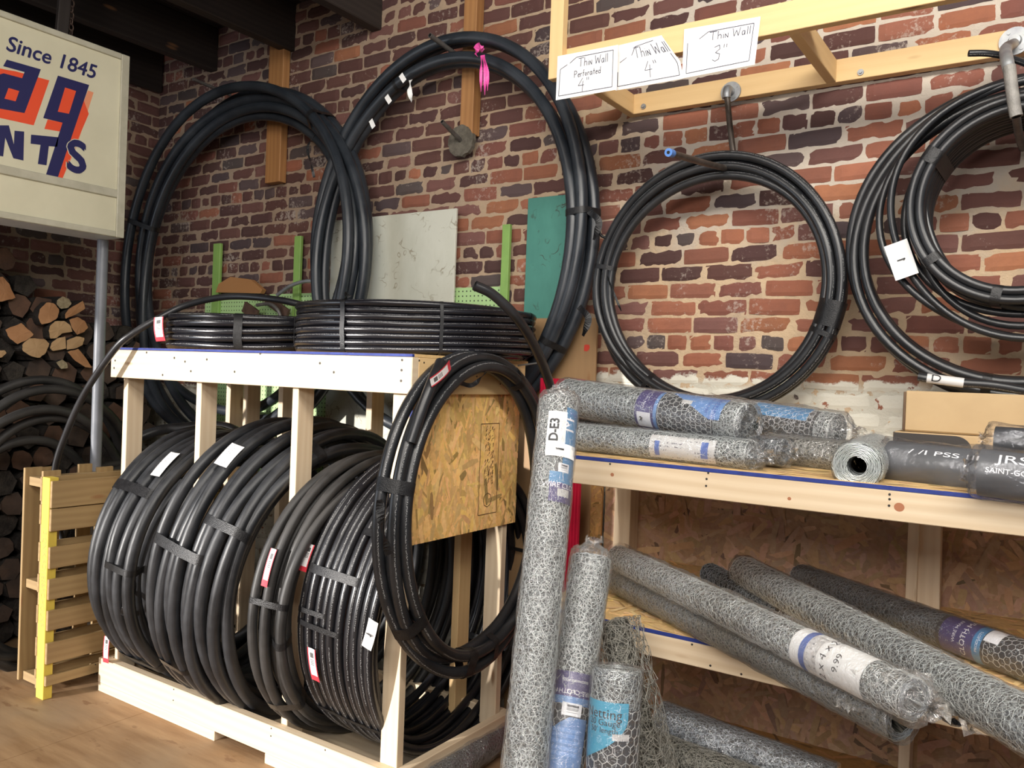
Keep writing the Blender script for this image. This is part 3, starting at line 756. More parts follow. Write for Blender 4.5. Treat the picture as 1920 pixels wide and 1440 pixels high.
def nail(p, n_=(0, -1, 0), r=.0035, parent=rack):
    mb = MB(); cylinder(mb, Vector(p)-Vector(n_)*.002, Vector(p)+Vector(n_)*.0012, r, 8); mb.build('nail_head', NAILM, parent)
for px, py in ((213, 662), (214, 690), (216, 676), (275, 661), (305, 703), (347, 678), (388, 674), (440, 697), (488, 663), (600, 681), (626, 698), (754, 675), (753, 694), (752, 714), (327, 671), (358, 696)):
    p = at(px, py, Y=RY0); nail((p.x, RY0, p.z), r=.0055)
for px, py in ((179, 1246), (179, 1264), (326, 1290), (325, 1313), (509, 1357), (508, 1380), (610, 1403)): p = at(px, py, Y=RY0-.005); nail((p.x, RY0-.005, min(.16, max(.055, p.z))))
for px, py in ((786, 676), (795, 680), (784, 715), (894, 706), (938, 696), (947, 698), (938, 720)): p = at(px, py, X=RX1); nail((RX1, p.y, p.z), (1, 0, 0))

# ------------------------------------------------------------------ coils standing in the rack
EY, EZ, EX = (0, 1, 0), (0, 0, 1), (1, 0, 0)
def ends_in(o, n=4): return o
def xcoil(name, label, c, R, loops, r, sx, m, seed, tapes, group=None, wob=.012, th0=-PI*.33, seg=72, a=0, b=0, lean=0):
    root = thing('pipe_coil', label, 'coil of pipe', group=group)
    k = Coil(c, EY, Vector((lean, 0, 1)), R, loops, r, sx, wob, seed, th0); mb = MB(); sweep(mb, k.path(seg, a, b), r, 10)
    mb.build('pipe', m, root)
    for th, w, idx in tapes: k.tape(th, w, 'tape_band', root, idx=idx)
    return root, k
G_R = 'pipe coils standing in the rack'
# left bay (n = +X for EY x EZ)
L1 = [(.0, .0, 0, 0), (.06, .005, .0, .0), (.115, -.005, 0, -.01), (.175, .02, .01, 0), (.235, .0, .0, .0), (.29, -.04, .02, -.02), (.34, .02, .0, .0), (.40, -.03, .05, -.02), (.30, -.10, 0, 0), (.16, -.065, 0, -.0)]
c1, k1 = xcoil('pipe_coil', 'dusty thick black pipe coil in the left rack bay, next to the yellow pallet', (-3.90, 2.815, .06+.65), .62, L1, .0285, .95, HOSE_D, 3,
    [(PI*.80, .05, (0, 1, 2, 3, 4)), (PI*.98, .03, (3, 4, 5, 6)), (-PI*.25, .03, (1, 2, 3, 4, 5, 6)), (PI*1.25, .04, None)], G_R, lean=.07)
L2 = [(0, -.01, -.02, -.02), (.05, -.01, -.01, -.01), (.10, .0, .01, 0), (.155, .01, 0, 0), (.21, .0, .01, 0), (.265, .01, .0, .0), (.32, .0, .02, .0), (.375, .0, .02, .0), (.43, -.02, .04, -.01), (.36, -.07, .04, -.02), (.24, -.07, .04, 0), (.12, -.07, .02, -.01)]
c2, k2 = xcoil('pipe_coil', 'large black pipe coil with a white paper label in the middle bay of the rack', (-3.29, 2.785, .06+.715), .685, L2, .0275, .90, HOSE_D, 8,
    [(PI*.93, .045, (0, 1, 2, 3, 4, 5)), (PI*.86, .04, (4, 5, 6, 7, 8)), (PI*1.2, .03, (0, 1, 2, 3)), (PI*.62, .05, (5, 6, 7, 8))], G_R, lean=.18)
L3 = [(.0, .0, 0, 0), (.042, .01, .01, 0), (.082, -.005, .03, 0), (.12, .0, .05, -.01), (.09, -.05, .03, 0), (.03, -.05, 0, 0)]
c3, k3 = xcoil('pipe_coil', 'grey-black thinner pipe coil left of the printed coil in the right bay of the rack', (-2.675, 2.785, .06+.64), .612, L3, .0215, .95, HOSE_OLD, 5,
    [(PI*.97, .025, (0, 1, 2, 3)), (PI*1.05, .03, (2, 3, 4)), (PI*1.22, .04, None)], G_R, lean=.11)
L4 = [(.041*i, [0, .004, -.004, 0, .006, 0, -.004, 0, .004, 0][i], 0, 0) for i in range(10)]+[(.041*i+.02, -.040, 0, 0) for i in (8, 6, 4, 2, 0)]
c4, k4 = xcoil('pipe_coil', 'printed black pipe coil tied with many tape bands in the right bay of the rack', (-2.515, 2.885, .06+.64), .615, L4, .0192, .93, HOSE_PX, 9,
    [(PI*.90, .035, (0, 1, 2, 3, 4, 5, 6)), (PI*.985, .02, (0, 1, 2, 3)), (PI*1.01, .022, (0, 1, 2, 3, 4, 5)), (PI*1.22, .025, None), (PI*.1, .02, (6, 7, 8, 9, 10, 11)), (-PI*.18, .03, None), (PI*.8, .03, (5, 6, 7, 8, 9, 10, 11))], G_R, wob=.004, seg=84, lean=.07)
def near(k, i, th, extra=0): return k.pos(i, (th-k.th0) % (2*PI), extra)
def ctag(name, k, i, th, w, h, m, parent, uoff=0, tilt=0):
    p = near(k, i, th, k.r*1.25); q = near(k, i, th+.05, k.r*1.25)
    t = (q-p).normalized(); rad = (p-k.c); rad = (rad-k.n*rad.dot(k.n)).normalized()
    v = k.n*math.cos(tilt)+rad*math.sin(tilt)
    return card(name, p+k.n*uoff+rad*.004, t, v, w, h, m, parent, .12)
ctag('paper_label', k1, 4, PI*.72, .15, .07, PAPER, c1); ctag('paper_label', k2, 3, PI*.73, .12, .085, PAPER, c2)
# tag hanging over the bottom rail
p = at(200, 1218, Y=RY0-.02); card('red_white_tag', p, (0.05, -.05, -1), (1, 0, 0), .13, .05, REDTAG, c1, .1)
ctag('red_white_tag', k3, 1, PI*.90, .15, .035, REDTAG, c3, .0); ctag('red_white_tag', k4, 0, PI*.885, .11, .045, REDTAG, c4, -.02); ctag('red_white_tag', k4, 2, PI*1.09, .15, .045, REDTAG, c4)
p = near(k4, 9, PI*.98, .03)+Vector((.03, -.01, 0)); lb = card('white_label', p, (.25, .05, 1), (1, 0, 0), .11, .05, PAPER, c4, .1); figure_one(p, (.25, .05, 1), (1, 0, 0), .028, lb)
# tape tails
p = near(k1, 5, PI*.985, .03); strip('tape_tail', [p, p+Vector((-.02, -.03, -.06)), p+Vector((.01, -.04, -.13)), p+Vector((-.03, -.03, -.20))], .02, TAPE, c1, (1, 0, 0))
strip('tape_tail', [p+Vector((.04, 0, 0)), p+Vector((.06, -.03, -.05)), p+Vector((.05, -.03, -.14))], .025, TAPE, c1, (1, 0, 0))
# the open end that sticks out above the left coil
e0 = at(253, 824, Y=2.55); e1 = at(330, 803, Y=2.75); e2 = at(420, 800, Y=2.95)
tube('pipe_end', [e0, e0.lerp(e1, .5)+Vector((0, 0, .012)), e1, e2, e2+Vector((.16, .12, -.1))], .0275, HOSE_D, c1, hollow=True)
strip('tape_tail', [e0+Vector((.01, -.01, -.02)), e0+Vector((.0, -.015, -.07))], .02, TAPE, c1, (1, 0, 0))
# plain coil glimpsed at the back
for (lab, cx, cz, R_, cy) in (('black pipe loop behind the rear posts of the rack, in front of the green pegboard', -3.85, .80, .56, 3.28),):
    t_ = thing('pipe_loop', lab, 'loop of pipe'); k = Coil((cx, cy, cz), EX, EZ, R_, [(0, 0, 0, 0), (.05, .02, .01, 0)], .022, 1.15, .01, 4, -PI/2)
    mb = MB(); sweep(mb, k.path(60), .022, 8); mb.build('pipe', HOSE_B, t_)

# ------------------------------------------------------------------ flat coils on top of the rack
def zcoil(label, c, R, rows, r, m, seed, tapes, inner=1, wob=.006, tilt=(0, 0), dz=None):
    root = thing('pipe_coil', label, 'coil of pipe', group='flat pipe coils on top of the rack'); L = []
    dz = dz or r*2.02
    for j in range(inner+1):
        for i in range(rows): L.append((r+dz*(i if j % 2 == 0 else rows-1-i), -j*r*1.9+random.uniform(-.004, .004), 0, 0))
    e1 = Vector((1, 0, tilt[0])); e2 = Vector((0, 1, tilt[1]))
    k = Coil(c, e1, e2, R, L, r, 1, wob, seed, PI*.2); mb = MB(); sweep(mb, k.path(84), r, 10); mb.build('pipe', m, root)
    for th, w, idx in tapes: k.tape(th, w, 'tape_band', root, idx=idx)
    return root, k
tr, kr = zcoil('tall flat-lying coil of shiny black pipe on the right end of the rack top', (-2.50, 2.93, TOP+.001), .53, 8, .0140, HOSE_PZ, 21,
    [(-PI*.70, .022, None), (-PI*.46, .022, None), (-PI*.22, .014, None), (PI*.1, .02, None)], 1, .0025, (0, 0), .0265)
tl, kl = zcoil('lower flat-lying coil of printed black pipe on the left end of the rack top', (-3.47, 2.86, TOP+.001), .46, 5, .0175, HOSE_PZ, 22,
    [(-PI*.80, .03, None), (-PI*.30, .04, None), (PI*.2, .02, None)], 1, .004, (0, 0), .0345)
h0 = near(kl, 4, PI*1.12, 0)
hose_pts = [at(590, 578, Y=2.78), at(520, 562, Y=2.70), at(430, 556, Y=2.62), at(350, 572, Y=2.52), at(295, 598, Y=2.42), at(250, 625, Y=2.34), at(215, 655, Y=2.30), at(160, 735, Y=2.28), at(125, 810, Y=2.28), at(103, 880, Y=2.27), at(103, 960, Y=2.27), at(125, 1040, Y=2.30)]
hose_pts = [Vector((p.x, p.y, p.z)) for p in hose_pts]
tube('loose_end', hose_pts, .0165, HOSE, tl, steps=14)
p = at(300, 617, Y=2.36); card('red_white_tag', p, (.05, .1, -1), (1, .1, .1), .115, .065, REDTAG, tl, .25)
p = near(kr, 7, -PI*.46, .0); strip('tape_tail', [p+Vector((0, 0, .014)), p+Vector((.02, -.01, .035)), p+Vector((.04, -.01, .02))], .02, TAPE, tr, (0, 1, 0))

# loop hung on the corner of the rack
lp = thing('pipe_coil', 'big oval black pipe loop hung on a nail at the right corner of the rack', 'coil of pipe')
kc = Coil((RX1+.045, 2.70, CAM_H-.545), Vector((.05, 1, 0)), Vector((-.02, .05, 1)), .615, [(.0, 0, 0, 0), (.047, .01, .02, -.005), (.022, -.045, .0, 0), (.07, -.045, .02, 0)], .0235, .80, .010, 31, -PI*.4)
mb = MB(); sweep(mb, kc.path(84), .0235, 12); mb.build('pipe', HOSE_P2, lp)
for th, w, idx in ((PI*.93, .05, None), (-PI*.78, .05, None), (-PI*.52, .05, None), (-PI*.42, .03, None), (PI*.35, .03, None)): kc.tape(th, w, 'tape_band', lp, idx=idx)
e = at(826, 680, X=RX1+.06); e2 = at(812, 712, X=RX1+.10); tube('pipe_end', [e, e2, at(790, 770, X=RX1+.10), at(770, 830, X=RX1+.09)], .0215, HOSE_P2, lp, hollow=True)
card('red_white_tag', at(826, 700, X=RX1+.13), (0, .55, .35), (.1, -.3, .5), .13, .04, REDTAG, lp, .25)
strip('tape_tail', [at(862, 718, X=RX1+.10), at(885, 722, X=RX1+.11), at(905, 705, X=RX1+.11), at(914, 686, X=RX1+.09)], .018, TAPE, lp)
strip('tape_tail', [at(712, 937, X=RX1+.11), at(716, 990, X=RX1+.12), at(730, 1040, X=RX1+.12)], .03, TAPE, lp, (0, 1, 0))
mb = MB(); cylinder(mb, (RX1-.01, 3.10, CAM_H+.045), (RX1+.14, 3.07, CAM_H+.062), .004, 8); tag(mb.build('long_nail', STEEL), 'long nail in the rack corner holding up the big oval pipe loop', 'nail')

# ------------------------------------------------------------------ big rings against the wall
def ycoil(label, c, R, loops, r, sx, m, seed, tapes, th0=-PI/2, tilt=(0, 0), wob=.012, group=None, seg=84, e2=None, a=0, b=0):
    root = thing('pipe_coil', label, 'coil of pipe', group=group)
    k = Coil(c, Vector((1, tilt[0], 0)), e2 or Vector((0, tilt[1], 1)), R, loops, r, sx, wob, seed, th0); mb = MB(); sweep(mb, k.path(seg, a, b), r, 12)
    mb.build('pipe', m, root)
    for th, w, idx in tapes: k.tape(th, w, 'tape_band', root, idx=idx)
    return root, k
# n = e1 x e2 = X x Z = -Y : positive axial offset comes forward
ra, ka = ycoil('huge loop of blue-grey black pipe leaning in the left corner, behind the sign', (-4.24, 3.30, CAM_H+.60), 1.04, [(0, .02, 0, 0), (.062, .0, .05, -.02), (.01, -.13, -.02, .04), (.07, -.07, .06, -.02), (.13, .01, .0, .0)], .030, 1.0, HOSE_B, 41,
    [(PI*.28, .03, (0, 3, 4)), (PI*.9, .03, None)], tilt=(0, .03), wob=.016)
p = near(ka, 3, PI*.28, .0); strip('tape_tail', [p, p+Vector((-.03, -.05, -.10)), p+Vector((.01, -.06, -.2)), p+Vector((.03, -.05, -.28))], .015, TAPE, ra, (1, 0, 0))
rb, kb = ycoil('tall oval loop of black pipe hung from a wall peg, pink ribbon at its top', (-2.71, 3.34, CAM_H+.68), 1.0, [(0, .02, 0, 0), (.058, .005, .0, .0), (.01, -.04, -.0, -.045), (.068, -.045, .0, -.05)], .029, .86, HOSE_B, 42,
    [(PI*.03, .03, None), (-PI*.17, .03, None), (PI*.62, .02, (2, 3))], tilt=(0, .02), wob=.012)
for px, py in ((755, 146), (728, 186), (698, 232)):
    p = at(px, py, Y=3.22); card('white_tape_mark', p, (.6, 0, -.8) if py < 200 else (.5, 0, -.85), (.8, 0, .6), .05, .028, PAPER_P, rb, .05)
p = at(770, 150, Y=3.23); strip('white_tape_mark', [p, at(768, 170, Y=3.22), at(772, 190, Y=3.22)], .025, PAPER_P, rb, (1, 0, 0))
PINK = flat('pink_ribbon', (.85, .10, .42), .4)
mb = MB(); q0 = at(899, 92, Y=3.20)
for k in range(20): pass
strip('pink_ribbon', [at(893, 104, Y=3.19), at(893, 92, Y=3.20), at(900, 86, Y=3.26), at(905, 96, Y=3.3)], .03, PINK, rb, (0, -1, .1))
for dx, ln in ((0, 172), (7, 178), (12, 170)): strip('pink_ribbon', [at(903+dx*.3, 104, Y=3.20), at(902+dx, 135, Y=3.19), at(902+dx, ln, Y=3.19)], .014, PINK, rb, (1, 0, 0))
for (px, py) in ((1105, 395), (1085, 575)):
    p = at(px, py, Y=3.24); strip('tape_tail', [p, at(px+18, py+22, Y=3.22), at(px+8, py+55, Y=3.22)], .03, TAPE, rb, (1, 0, 0))
tube('tape_tail', [at(1108, 400, Y=3.26), at(1120, 415, Y=3.25), at(1126, 440, Y=3.25), at(1140, 447, Y=3.27)], .006, TAPE, rb, 6)
tube('loose_end', [at(890, 535, Y=2.46), at(925, 553, Y=2.52), at(968, 595, Y=2.62), at(1000, 645, Y=2.76), at(1022, 695, Y=2.9), at(1037, 745, Y=3.0), at(1045, 800, Y=3.08)], .0195, HOSE, rb, hollow=True)
rc, kc2 = ycoil('round coil of printed black pipe hung on the J-shaped pipe hook', (-1.245, 3.31, CAM_H+.405), .515, [(0, 0, 0, 0), (.036, .005, 0, 0), (.0, -.036, 0, .005), (.036, -.034, 0, 0), (.018, -.058, .0, -.01)], .0185, 1.0, HOSE_P2, 43,
    [(PI*.94, .02, None), (-PI*.68, .02, None), (-PI*.45, .025, None), (-PI*.08, .10, None), (-PI*.13, .02, None)], wob=.007)
p = near(kc2, 3, PI*.94, .02); strip('tape_tail', [p, at(1155, 560, Y=3.25), at(1165, 583, Y=3.26)], .01, TAPE, rc, (1, 0, 0))
G_D = 'coils hung on the right pipe hook'
rd, kd = ycoil('widest pipe coil on the right hook, a white-labelled pipe end poking out below', (-.165, 3.27, CAM_H+.52), .535, [(0, .0, 0, 0), (.034, -.01, .015, 0), (.01, -.055, 0, .0), (.05, -.05, .01, 0)], .0175, 1.0, HOSE_P2, 44,
    [(-PI*.55, .03, None)], group=G_D, wob=.009, th0=PI/2)
tube('pipe_end', [at(1722, 706, Y=3.10), at(1740, 709, Y=3.10), at(1800, 717, Y=3.11), at(1860, 722, Y=3.12), at(1935, 735, Y=3.14)], .0150, HOSE_P2, rd, hollow=True)
a_, b_ = at(1738, 709, Y=3.10), at(1807, 718, Y=3.11); mb = MB(); cylinder(mb, a_, b_, .0162, 16); mb.build('white_label', PAPER, rd)
RL = Roll(a_, b_, .0162, (0, -1, .2)); RL.text('D', .034, .028, 0, INKB, rd, dirn='t', squash=1.3)
r2, kd2 = ycoil('loose coil of thin black tubing on the right hook, carrying a white stock label', (-.13, 3.14, CAM_H+.60), .425, [(0, .0, .0, .0), (.026, -.012, .0, .0), (.0, -.055, .02, .02), (.03, -.06, .015, -.0), (.03, -.085, .03, .02)], .0125, 1.0, HOSE_P2, 45, [], group=G_D, wob=.014, th0=PI/2)
p = at(1690, 487, Y=3.08); lb = card('white_label', p, (.35, 0, -1), (1, 0, .3), .125, .075, PAPER_P, r2, .05); figure_one(p, (.35, 0, -1), (1, 0, .3), .026, lb)

r3, kd3 = ycoil('tight deep coil of flat black tubing, innermost on the right hook', (-.15, 3.31, CAM_H+.615), .318, [(.03*i, .0 if i % 2 else -.004, 0, 0) for i in range(10)]+[(.03*(9-i), -.028, 0, 0) for i in range(9)], .0150, 1.0, HOSE_P2, 46,
    [(-PI*.80, .03, None), (-PI*.56, .03, None), (PI*.82, .05, None)], group=G_D, wob=.002, th0=PI/2)
tube('loose_end', [at(1816, 100, Y=3.0), at(1850, 100, Y=3.02), at(1885, 106, Y=3.06), at(1930, 122, Y=3.12), at(1990, 150, Y=3.18)], .0105, HOSE_P2, r2, hollow=True)

# ------------------------------------------------------------------ boards and posts on the back wall
def plank(name, a, b, m, label=None, cat=None, parent=None, group=None, **k):
    mb = MB(); box(mb, a, b, **k); o = mb.build(name, m, parent)
    return tag(o, label, cat, group) if label else o
def wallbox(px0, py0, px1, py1, Y, th=.02):
    a, b = at(px0, py0, Y=Y), at(px1, py1, Y=Y); return (a.x, Y, a.z), (b.x, Y+th, b.z)
YW = WALL_Y-.016
a, b = at(493, 80, Y=3.395), at(519, 337, Y=3.395)
plank('wall_batten', (a.x+.02, 3.43, b.z), (b.x-.02, YW, a.z+.12), FIR, 'orange timber batten on the brick wall behind the left corner loop of pipe', 'batten')
a, b = at(863, 10, Y=3.40), at(887, 240, Y=3.40)
plank('wall_batten', (a.x+.01, 3.42, b.z-.02), (b.x-.02, YW, 3.9), FIR, 'long timber batten on the brick wall behind the pink ribbon', 'batten')
# white board and teal board
def weather(name, a, b, c, sc=3):
    m = mat(name, a, .55); T = NT(m); o = T.obj()
    n = T.noise(T.map(o, (1, 1, .5)), sc, 6, .65); k = T.noise(T.map(o, (1, 1, 1), (0, 0, 0), (3, 1, 2)), sc*3.5, 5, .6)
    cc = T.mix(T.n('ShaderNodeMapRange', {0: n, 1: .42, 2: .68}).outputs[0], a, b)
    cr = T.n('ShaderNodeTexVoronoi', {'Vector': T.n('ShaderNodeVectorMath', {0: o, 1: T.noise(o, 4, 3, out=1)}, operation='ADD').outputs[0], 'Scale': 4.5}, feature='DISTANCE_TO_EDGE').outputs[0]
    f = T.math('MULTIPLY', T.n('ShaderNodeMapRange', {0: cr, 1: .012, 2: .035, 3: 1, 4: 0}).outputs[0], T.n('ShaderNodeMapRange', {0: k, 1: .5, 2: .6}).outputs[0])
    T.color(T.mix(f, cc, c)); T.bump(n, .1, .003); return m
WB = weather('whitewashed_board', (.56, .56, .48), (.45, .45, .37), (.30, .27, .20), 2.2)
TEAL = weather('teal_painted_board', (.07, .25, .20), (.045, .18, .145), (.04, .045, .03), 2.5)
a, b = at(655, 405, Y=3.43), at(856, 392, Y=3.43)
plank('white_panel', (a.x-.14, 3.43, 1.02), (b.x, 3.445, b.z+.005), WB, 'whitewashed board with dark scuffs leaning on the brick wall behind the rack', 'board')
a, b = at(990, 372, Y=3.455), at(1085, 597, Y=3.455)
plank('teal_panel', (a.x, 3.455, b.z-.02), (b.x, 3.465, a.z), TEAL, 'teal painted board with branching cracks on the brick wall', 'board')
PLY = wood('brown_plywood', (.33, .20, .095), (.25, .15, .07), stain=.5, grain=.5)
a, b = at(972, 597, Y=3.40), at(1116, 700, Y=3.40)
bp_ = thing('plywood_board', 'brown plywood sheet with a red sticker standing under the teal board', 'board')
plank('sheet', (a.x, 3.40, .012), (b.x, 3.415, a.z), PLY, parent=bp_)
mb = MB(); p = at(1100, 652, Y=3.398); rr = [.016, .019, .015, .018, .014, .02, .017, .015]
mb.add([(p.x+r_*math.cos(i*PI/4), 3.3985, p.z+r_*math.sin(i*PI/4)) for i, r_ in enumerate(rr)], [list(range(8))]); mb.build('red_sticker', flat('red_sticker_paint', (.55, .05, .03)), bp_)
# pegboard with green battens
GREEN = simple_noise('lime_green_paint', (.235, .40, .10), (.19, .33, .085), 6, .5, .1)
m = mat('green_pegboard', (.34, .52, .22), .5); T = NT(m); o_ = T.obj(); s_ = T.n('ShaderNodeSeparateXYZ', {0: o_}).outputs
fx = T.math('SUBTRACT', T.math('FRACT', T.math('MULTIPLY', s_[0], 39.37)), .5); fz = T.math('SUBTRACT', T.math('FRACT', T.math('MULTIPLY', s_[2], 39.37)), .5)
hole = T.math('LESS_THAN', T.math('ADD', T.math('MULTIPLY', fx, fx), T.math('MULTIPLY', fz, fz)), .026)
T.color(T.mix(hole, T.mix(T.noise(o_, 5, 4), (.33, .50, .21), (.40, .60, .28)), (.02, .025, .015))); PEG = m
pg = thing('pegboard', 'lime green pegboard with green battens on the brick wall behind the rack', 'pegboard')
a, b = at(385, 553, Y=3.462), at(951, 540, Y=3.462)
plank('panel', (a.x, 3.462, 1.0), (b.x, 3.468, 2.14), PEG, parent=pg)
for px, pt, w in ((400, 457, 13), (552, 443, 12), (942, 421, 14)):
    a, b = at(px, pt, Y=3.44), at(px+w, pt, Y=3.44); plank('batten', (a.x, 3.44, 1.0 if px > 900 else 2.0), (b.x, 3.4615, a.z), GREEN, parent=pg)
mb = MB(); P_ = [at(x, y, Y=3.40) for x, y in ((404, 548), (410, 532), (432, 519), (470, 524), (492, 543), (488, 550))]
mb.add(P_+[p+Vector((0, .03, 0)) for p in P_], [[0, 1, 2, 3, 4, 5][::-1], [6, 7, 8, 9, 10, 11]]+[[i, (i+1) % 6, 6+(i+1) % 6, 6+i] for i in range(6)])
tag(mb.build('wooden_offcut', FIR), 'rounded brown wooden offcut sitting on top of the pegboard', 'offcut')
tube('bent_strap', [at(520, 553, Y=3.36), at(545, 536, Y=3.34), at(575, 527, Y=3.33), at(608, 529, Y=3.34)], .011, STEEL); tag(bpy.data.objects['bent_strap'], 'bent grey metal strap arching over the pegboard edge', 'strap')
hk = thing('metal_bracket', 'rusty curved metal bracket hanging on the pegboard', 'bracket')
tube('curved_blade', [at(482, 572, Y=3.38), at(505, 570, Y=3.37), at(520, 580, Y=3.37), at(528, 598, Y=3.38)], .011, PIPE, hk)
mb = MB(); beam(mb, at(458, 575, Y=3.41), at(482, 592, Y=3.41), .02, .07, up=(0, 0, 1)); beam(mb, at(500, 560, Y=3.42), at(540, 590, Y=3.40), .02, .06); mb.build('plate', simple_noise('rusty_steel', (.12, .07, .05), (.07, .04, .03), 20, .7, .3, .003, .4), hk)
mb = MB(); beam(mb, at(467, 733, Y=3.42), at(467, 860, Y=3.42), .02, .025, up=(1, 0, 0)); tag(mb.build('iron_bar', simple_noise('black_iron', (.02, .02, .02), (.04, .035, .03), 20)), 'thin black iron bar hanging on the lower pegboard', 'bar')
# pipe pegs in the wall
def flange(name, p, r, m, parent=None, n_=(0, -1, 0)):
    mb = MB(); cylinder(mb, p, Vector(p)+Vector(n_)*.008, r, 28); cylinder(mb, Vector(p)+Vector(n_)*.008, Vector(p)+Vector(n_)*.022, r*.45, 20, r*.36)
    for k in range(4):
        q = Vector(p)+Vector((math.cos(k*PI/2+.6)*r*.72, 0, math.sin(k*PI/2+.6)*r*.72))+Vector(n_)*.008; cylinder(mb, q, q+Vector(n_)*.003, r*.12, 8)
    return mb.build(name, m, parent)
pg1 = thing('pipe_peg', 'grey pipe peg sticking out of the wall above the tall oval loop', 'peg')
a = at(863, 108, Y=3.40); b = at(806, 66, X=a.x-.01); tube('pipe', [a, b], .0125, PIPE, pg1, smooth=False, hollow=True); flange('flange', (a.x, 3.40, a.z), .03, PIPE, pg1)
pg2 = thing('pipe_peg', 'grey pipe peg on a rough round dusty disc fixed to the brick wall', 'peg')
a = at(864, 264, Y=3.42); b = at(829, 228, X=a.x); tube('pipe', [a, b], .011, PIPE, pg2, smooth=False, hollow=True)
mb = MB(); N = 40; V = [(a.x, 3.415, a.z)]; rr = [.082+random.uniform(-.004, .004) for _ in range(N)]
for y, g in ((3.415, .5), (3.417, .98), (3.44, 1)): V += [(a.x+rr[k]*g*math.cos(2*PI*k/N), y, a.z+rr[k]*g*math.sin(2*PI*k/N)) for k in range(N)]
mb.add(V, [[0, 1+(k+1) % N, 1+k] for k in range(N)]+[[1+j*N+k, 1+j*N+(k+1) % N, 1+(j+1)*N+(k+1) % N, 1+(j+1)*N+k] for j in (0, 1) for k in range(N)])
mb.build('disc', simple_noise('dusty_grey_disc', (.17, .15, .12), (.10, .09, .07), 40, .9, .8, .01), pg2)
pg3 = thing('pipe_peg', 'small steel peg holding the top of the loop in the left corner', 'peg')
a = at(432, 178, Y=3.47); tube('pipe', [a, a+Vector((0, -.28, .015))], .010, PIPE, pg3, smooth=False)
# J hook on the ledger
jh = thing('pipe_hook', 'J-shaped pipe hook with blue end cap and steel flange on the yellow ledger', 'hook')
a = at(1371, 173, Y=3.438); flange('flange', (a.x, 3.438, a.z), .043, STEEL, jh)
e = Vector((a.x, 3.385, a.z)); tube('elbow', [Vector((a.x, 3.42, a.z)), Vector((a.x, 3.395, a.z)), e+Vector((0, 0, -.02)), e+Vector((0, 0, -.04))], .018, STEEL, jh)
d = at(1376, 322, Y=3.385); t = at(1254, 286, X=d.x)
tube('pipe', [e+Vector((0, 0, -.02)), e.lerp(Vector((d.x, 3.385, d.z)), .5), Vector((d.x, 3.385, d.z+.04)), Vector((d.x, 3.37, d.z+.008)), Vector((d.x, 3.34, d.z)), d.lerp(t, .5), t], .0125, PIPE_BR, jh, steps=10)
mb = MB(); dd = (t-d).normalized(); cylinder(mb, t-dd*.03, t+dd*.004, .0145, 20); cylinder(mb, t+dd*.0041, t+dd*.005, .006, 12, mi=1); mb.build('end_cap', [flat('blue_plastic', (.08, .20, .52), .4), INNER], jh)
hk2 = thing('pipe_hook', 'tape-wrapped grey pipe hook with a steel flange at the far right', 'hook')
a = at(1903, 78, Y=3.438); flange('flange', (a.x, 3.438, a.z), .05, STEEL, hk2)
q = [at(1900, 82, Y=3.40), at(1886, 92, Y=3.1), at(1888, 112, Y=2.93), at(1892, 130, Y=2.90)]
tube('elbow', q, .018, STEEL, hk2); tube('pipe', [q[-1]-Vector((0, 0, -.01)), at(1897, 165, Y=2.90), at(1903, 205, Y=2.90), at(1906, 219, Y=2.90)], .0175, PIPE_L, hk2, hollow=True)
tube('arm', [at(1903, 200, Y=2.90), Vector(at(1903, 200, Y=2.90))+Vector((.0, .26, -.02)), Vector(at(1903, 200, Y=2.90))+Vector((0, .50, 0))], .0125, PIPE, hk2)
# tall thin roll ties
# ------------------------------------------------------------------ yellow pine frame with paper signs
fr = thing('hanging_rack', 'yellow pine ladder rack bolted to the brick wall, price cards on its front', 'rack')
zl0, zl1 = at(1423, 190, Y=3.44).z, at(1567, 123, Y=3.44).z
FX0 = -1.735
beam_ = lambda name, a, b, m=RAILW: plank(name, a, b, m, parent=fr)
beam_('back_rail', (FX0, 3.44, CAM_H+1.212), (1.5, YW, CAM_H+1.302))
beam_('front_rail', (FX0, 2.868, CAM_H+1.212), (1.5, 2.906, CAM_H+1.315))
for x in (FX0, -.835, .35): beam_('cross_brace', (x-.019+.019*(x == FX0), 2.9065, CAM_H+1.212), (x+.019+.019*(x == FX0), 3.4395, CAM_H+1.30))
a, b = at(1036, 60, Y=2.85), at(1056, 60, Y=2.85)
beam_('hanger_post', (a.x, 2.829, CAM_H+1.19), (b.x+.01, 2.8675, 3.93))
for px, py in ((1207, 200), (1614, 136)):
    p = at(px, py, Y=3.44); mb = MB(); cylinder(mb, (p.x, 3.44, p.z), (p.x, 3.434, p.z), .012, 20); cylinder(mb, (p.x, 3.434, p.z), (p.x, 3.428, p.z), .007, 6); mb.build('bolt', STEEL, fr)
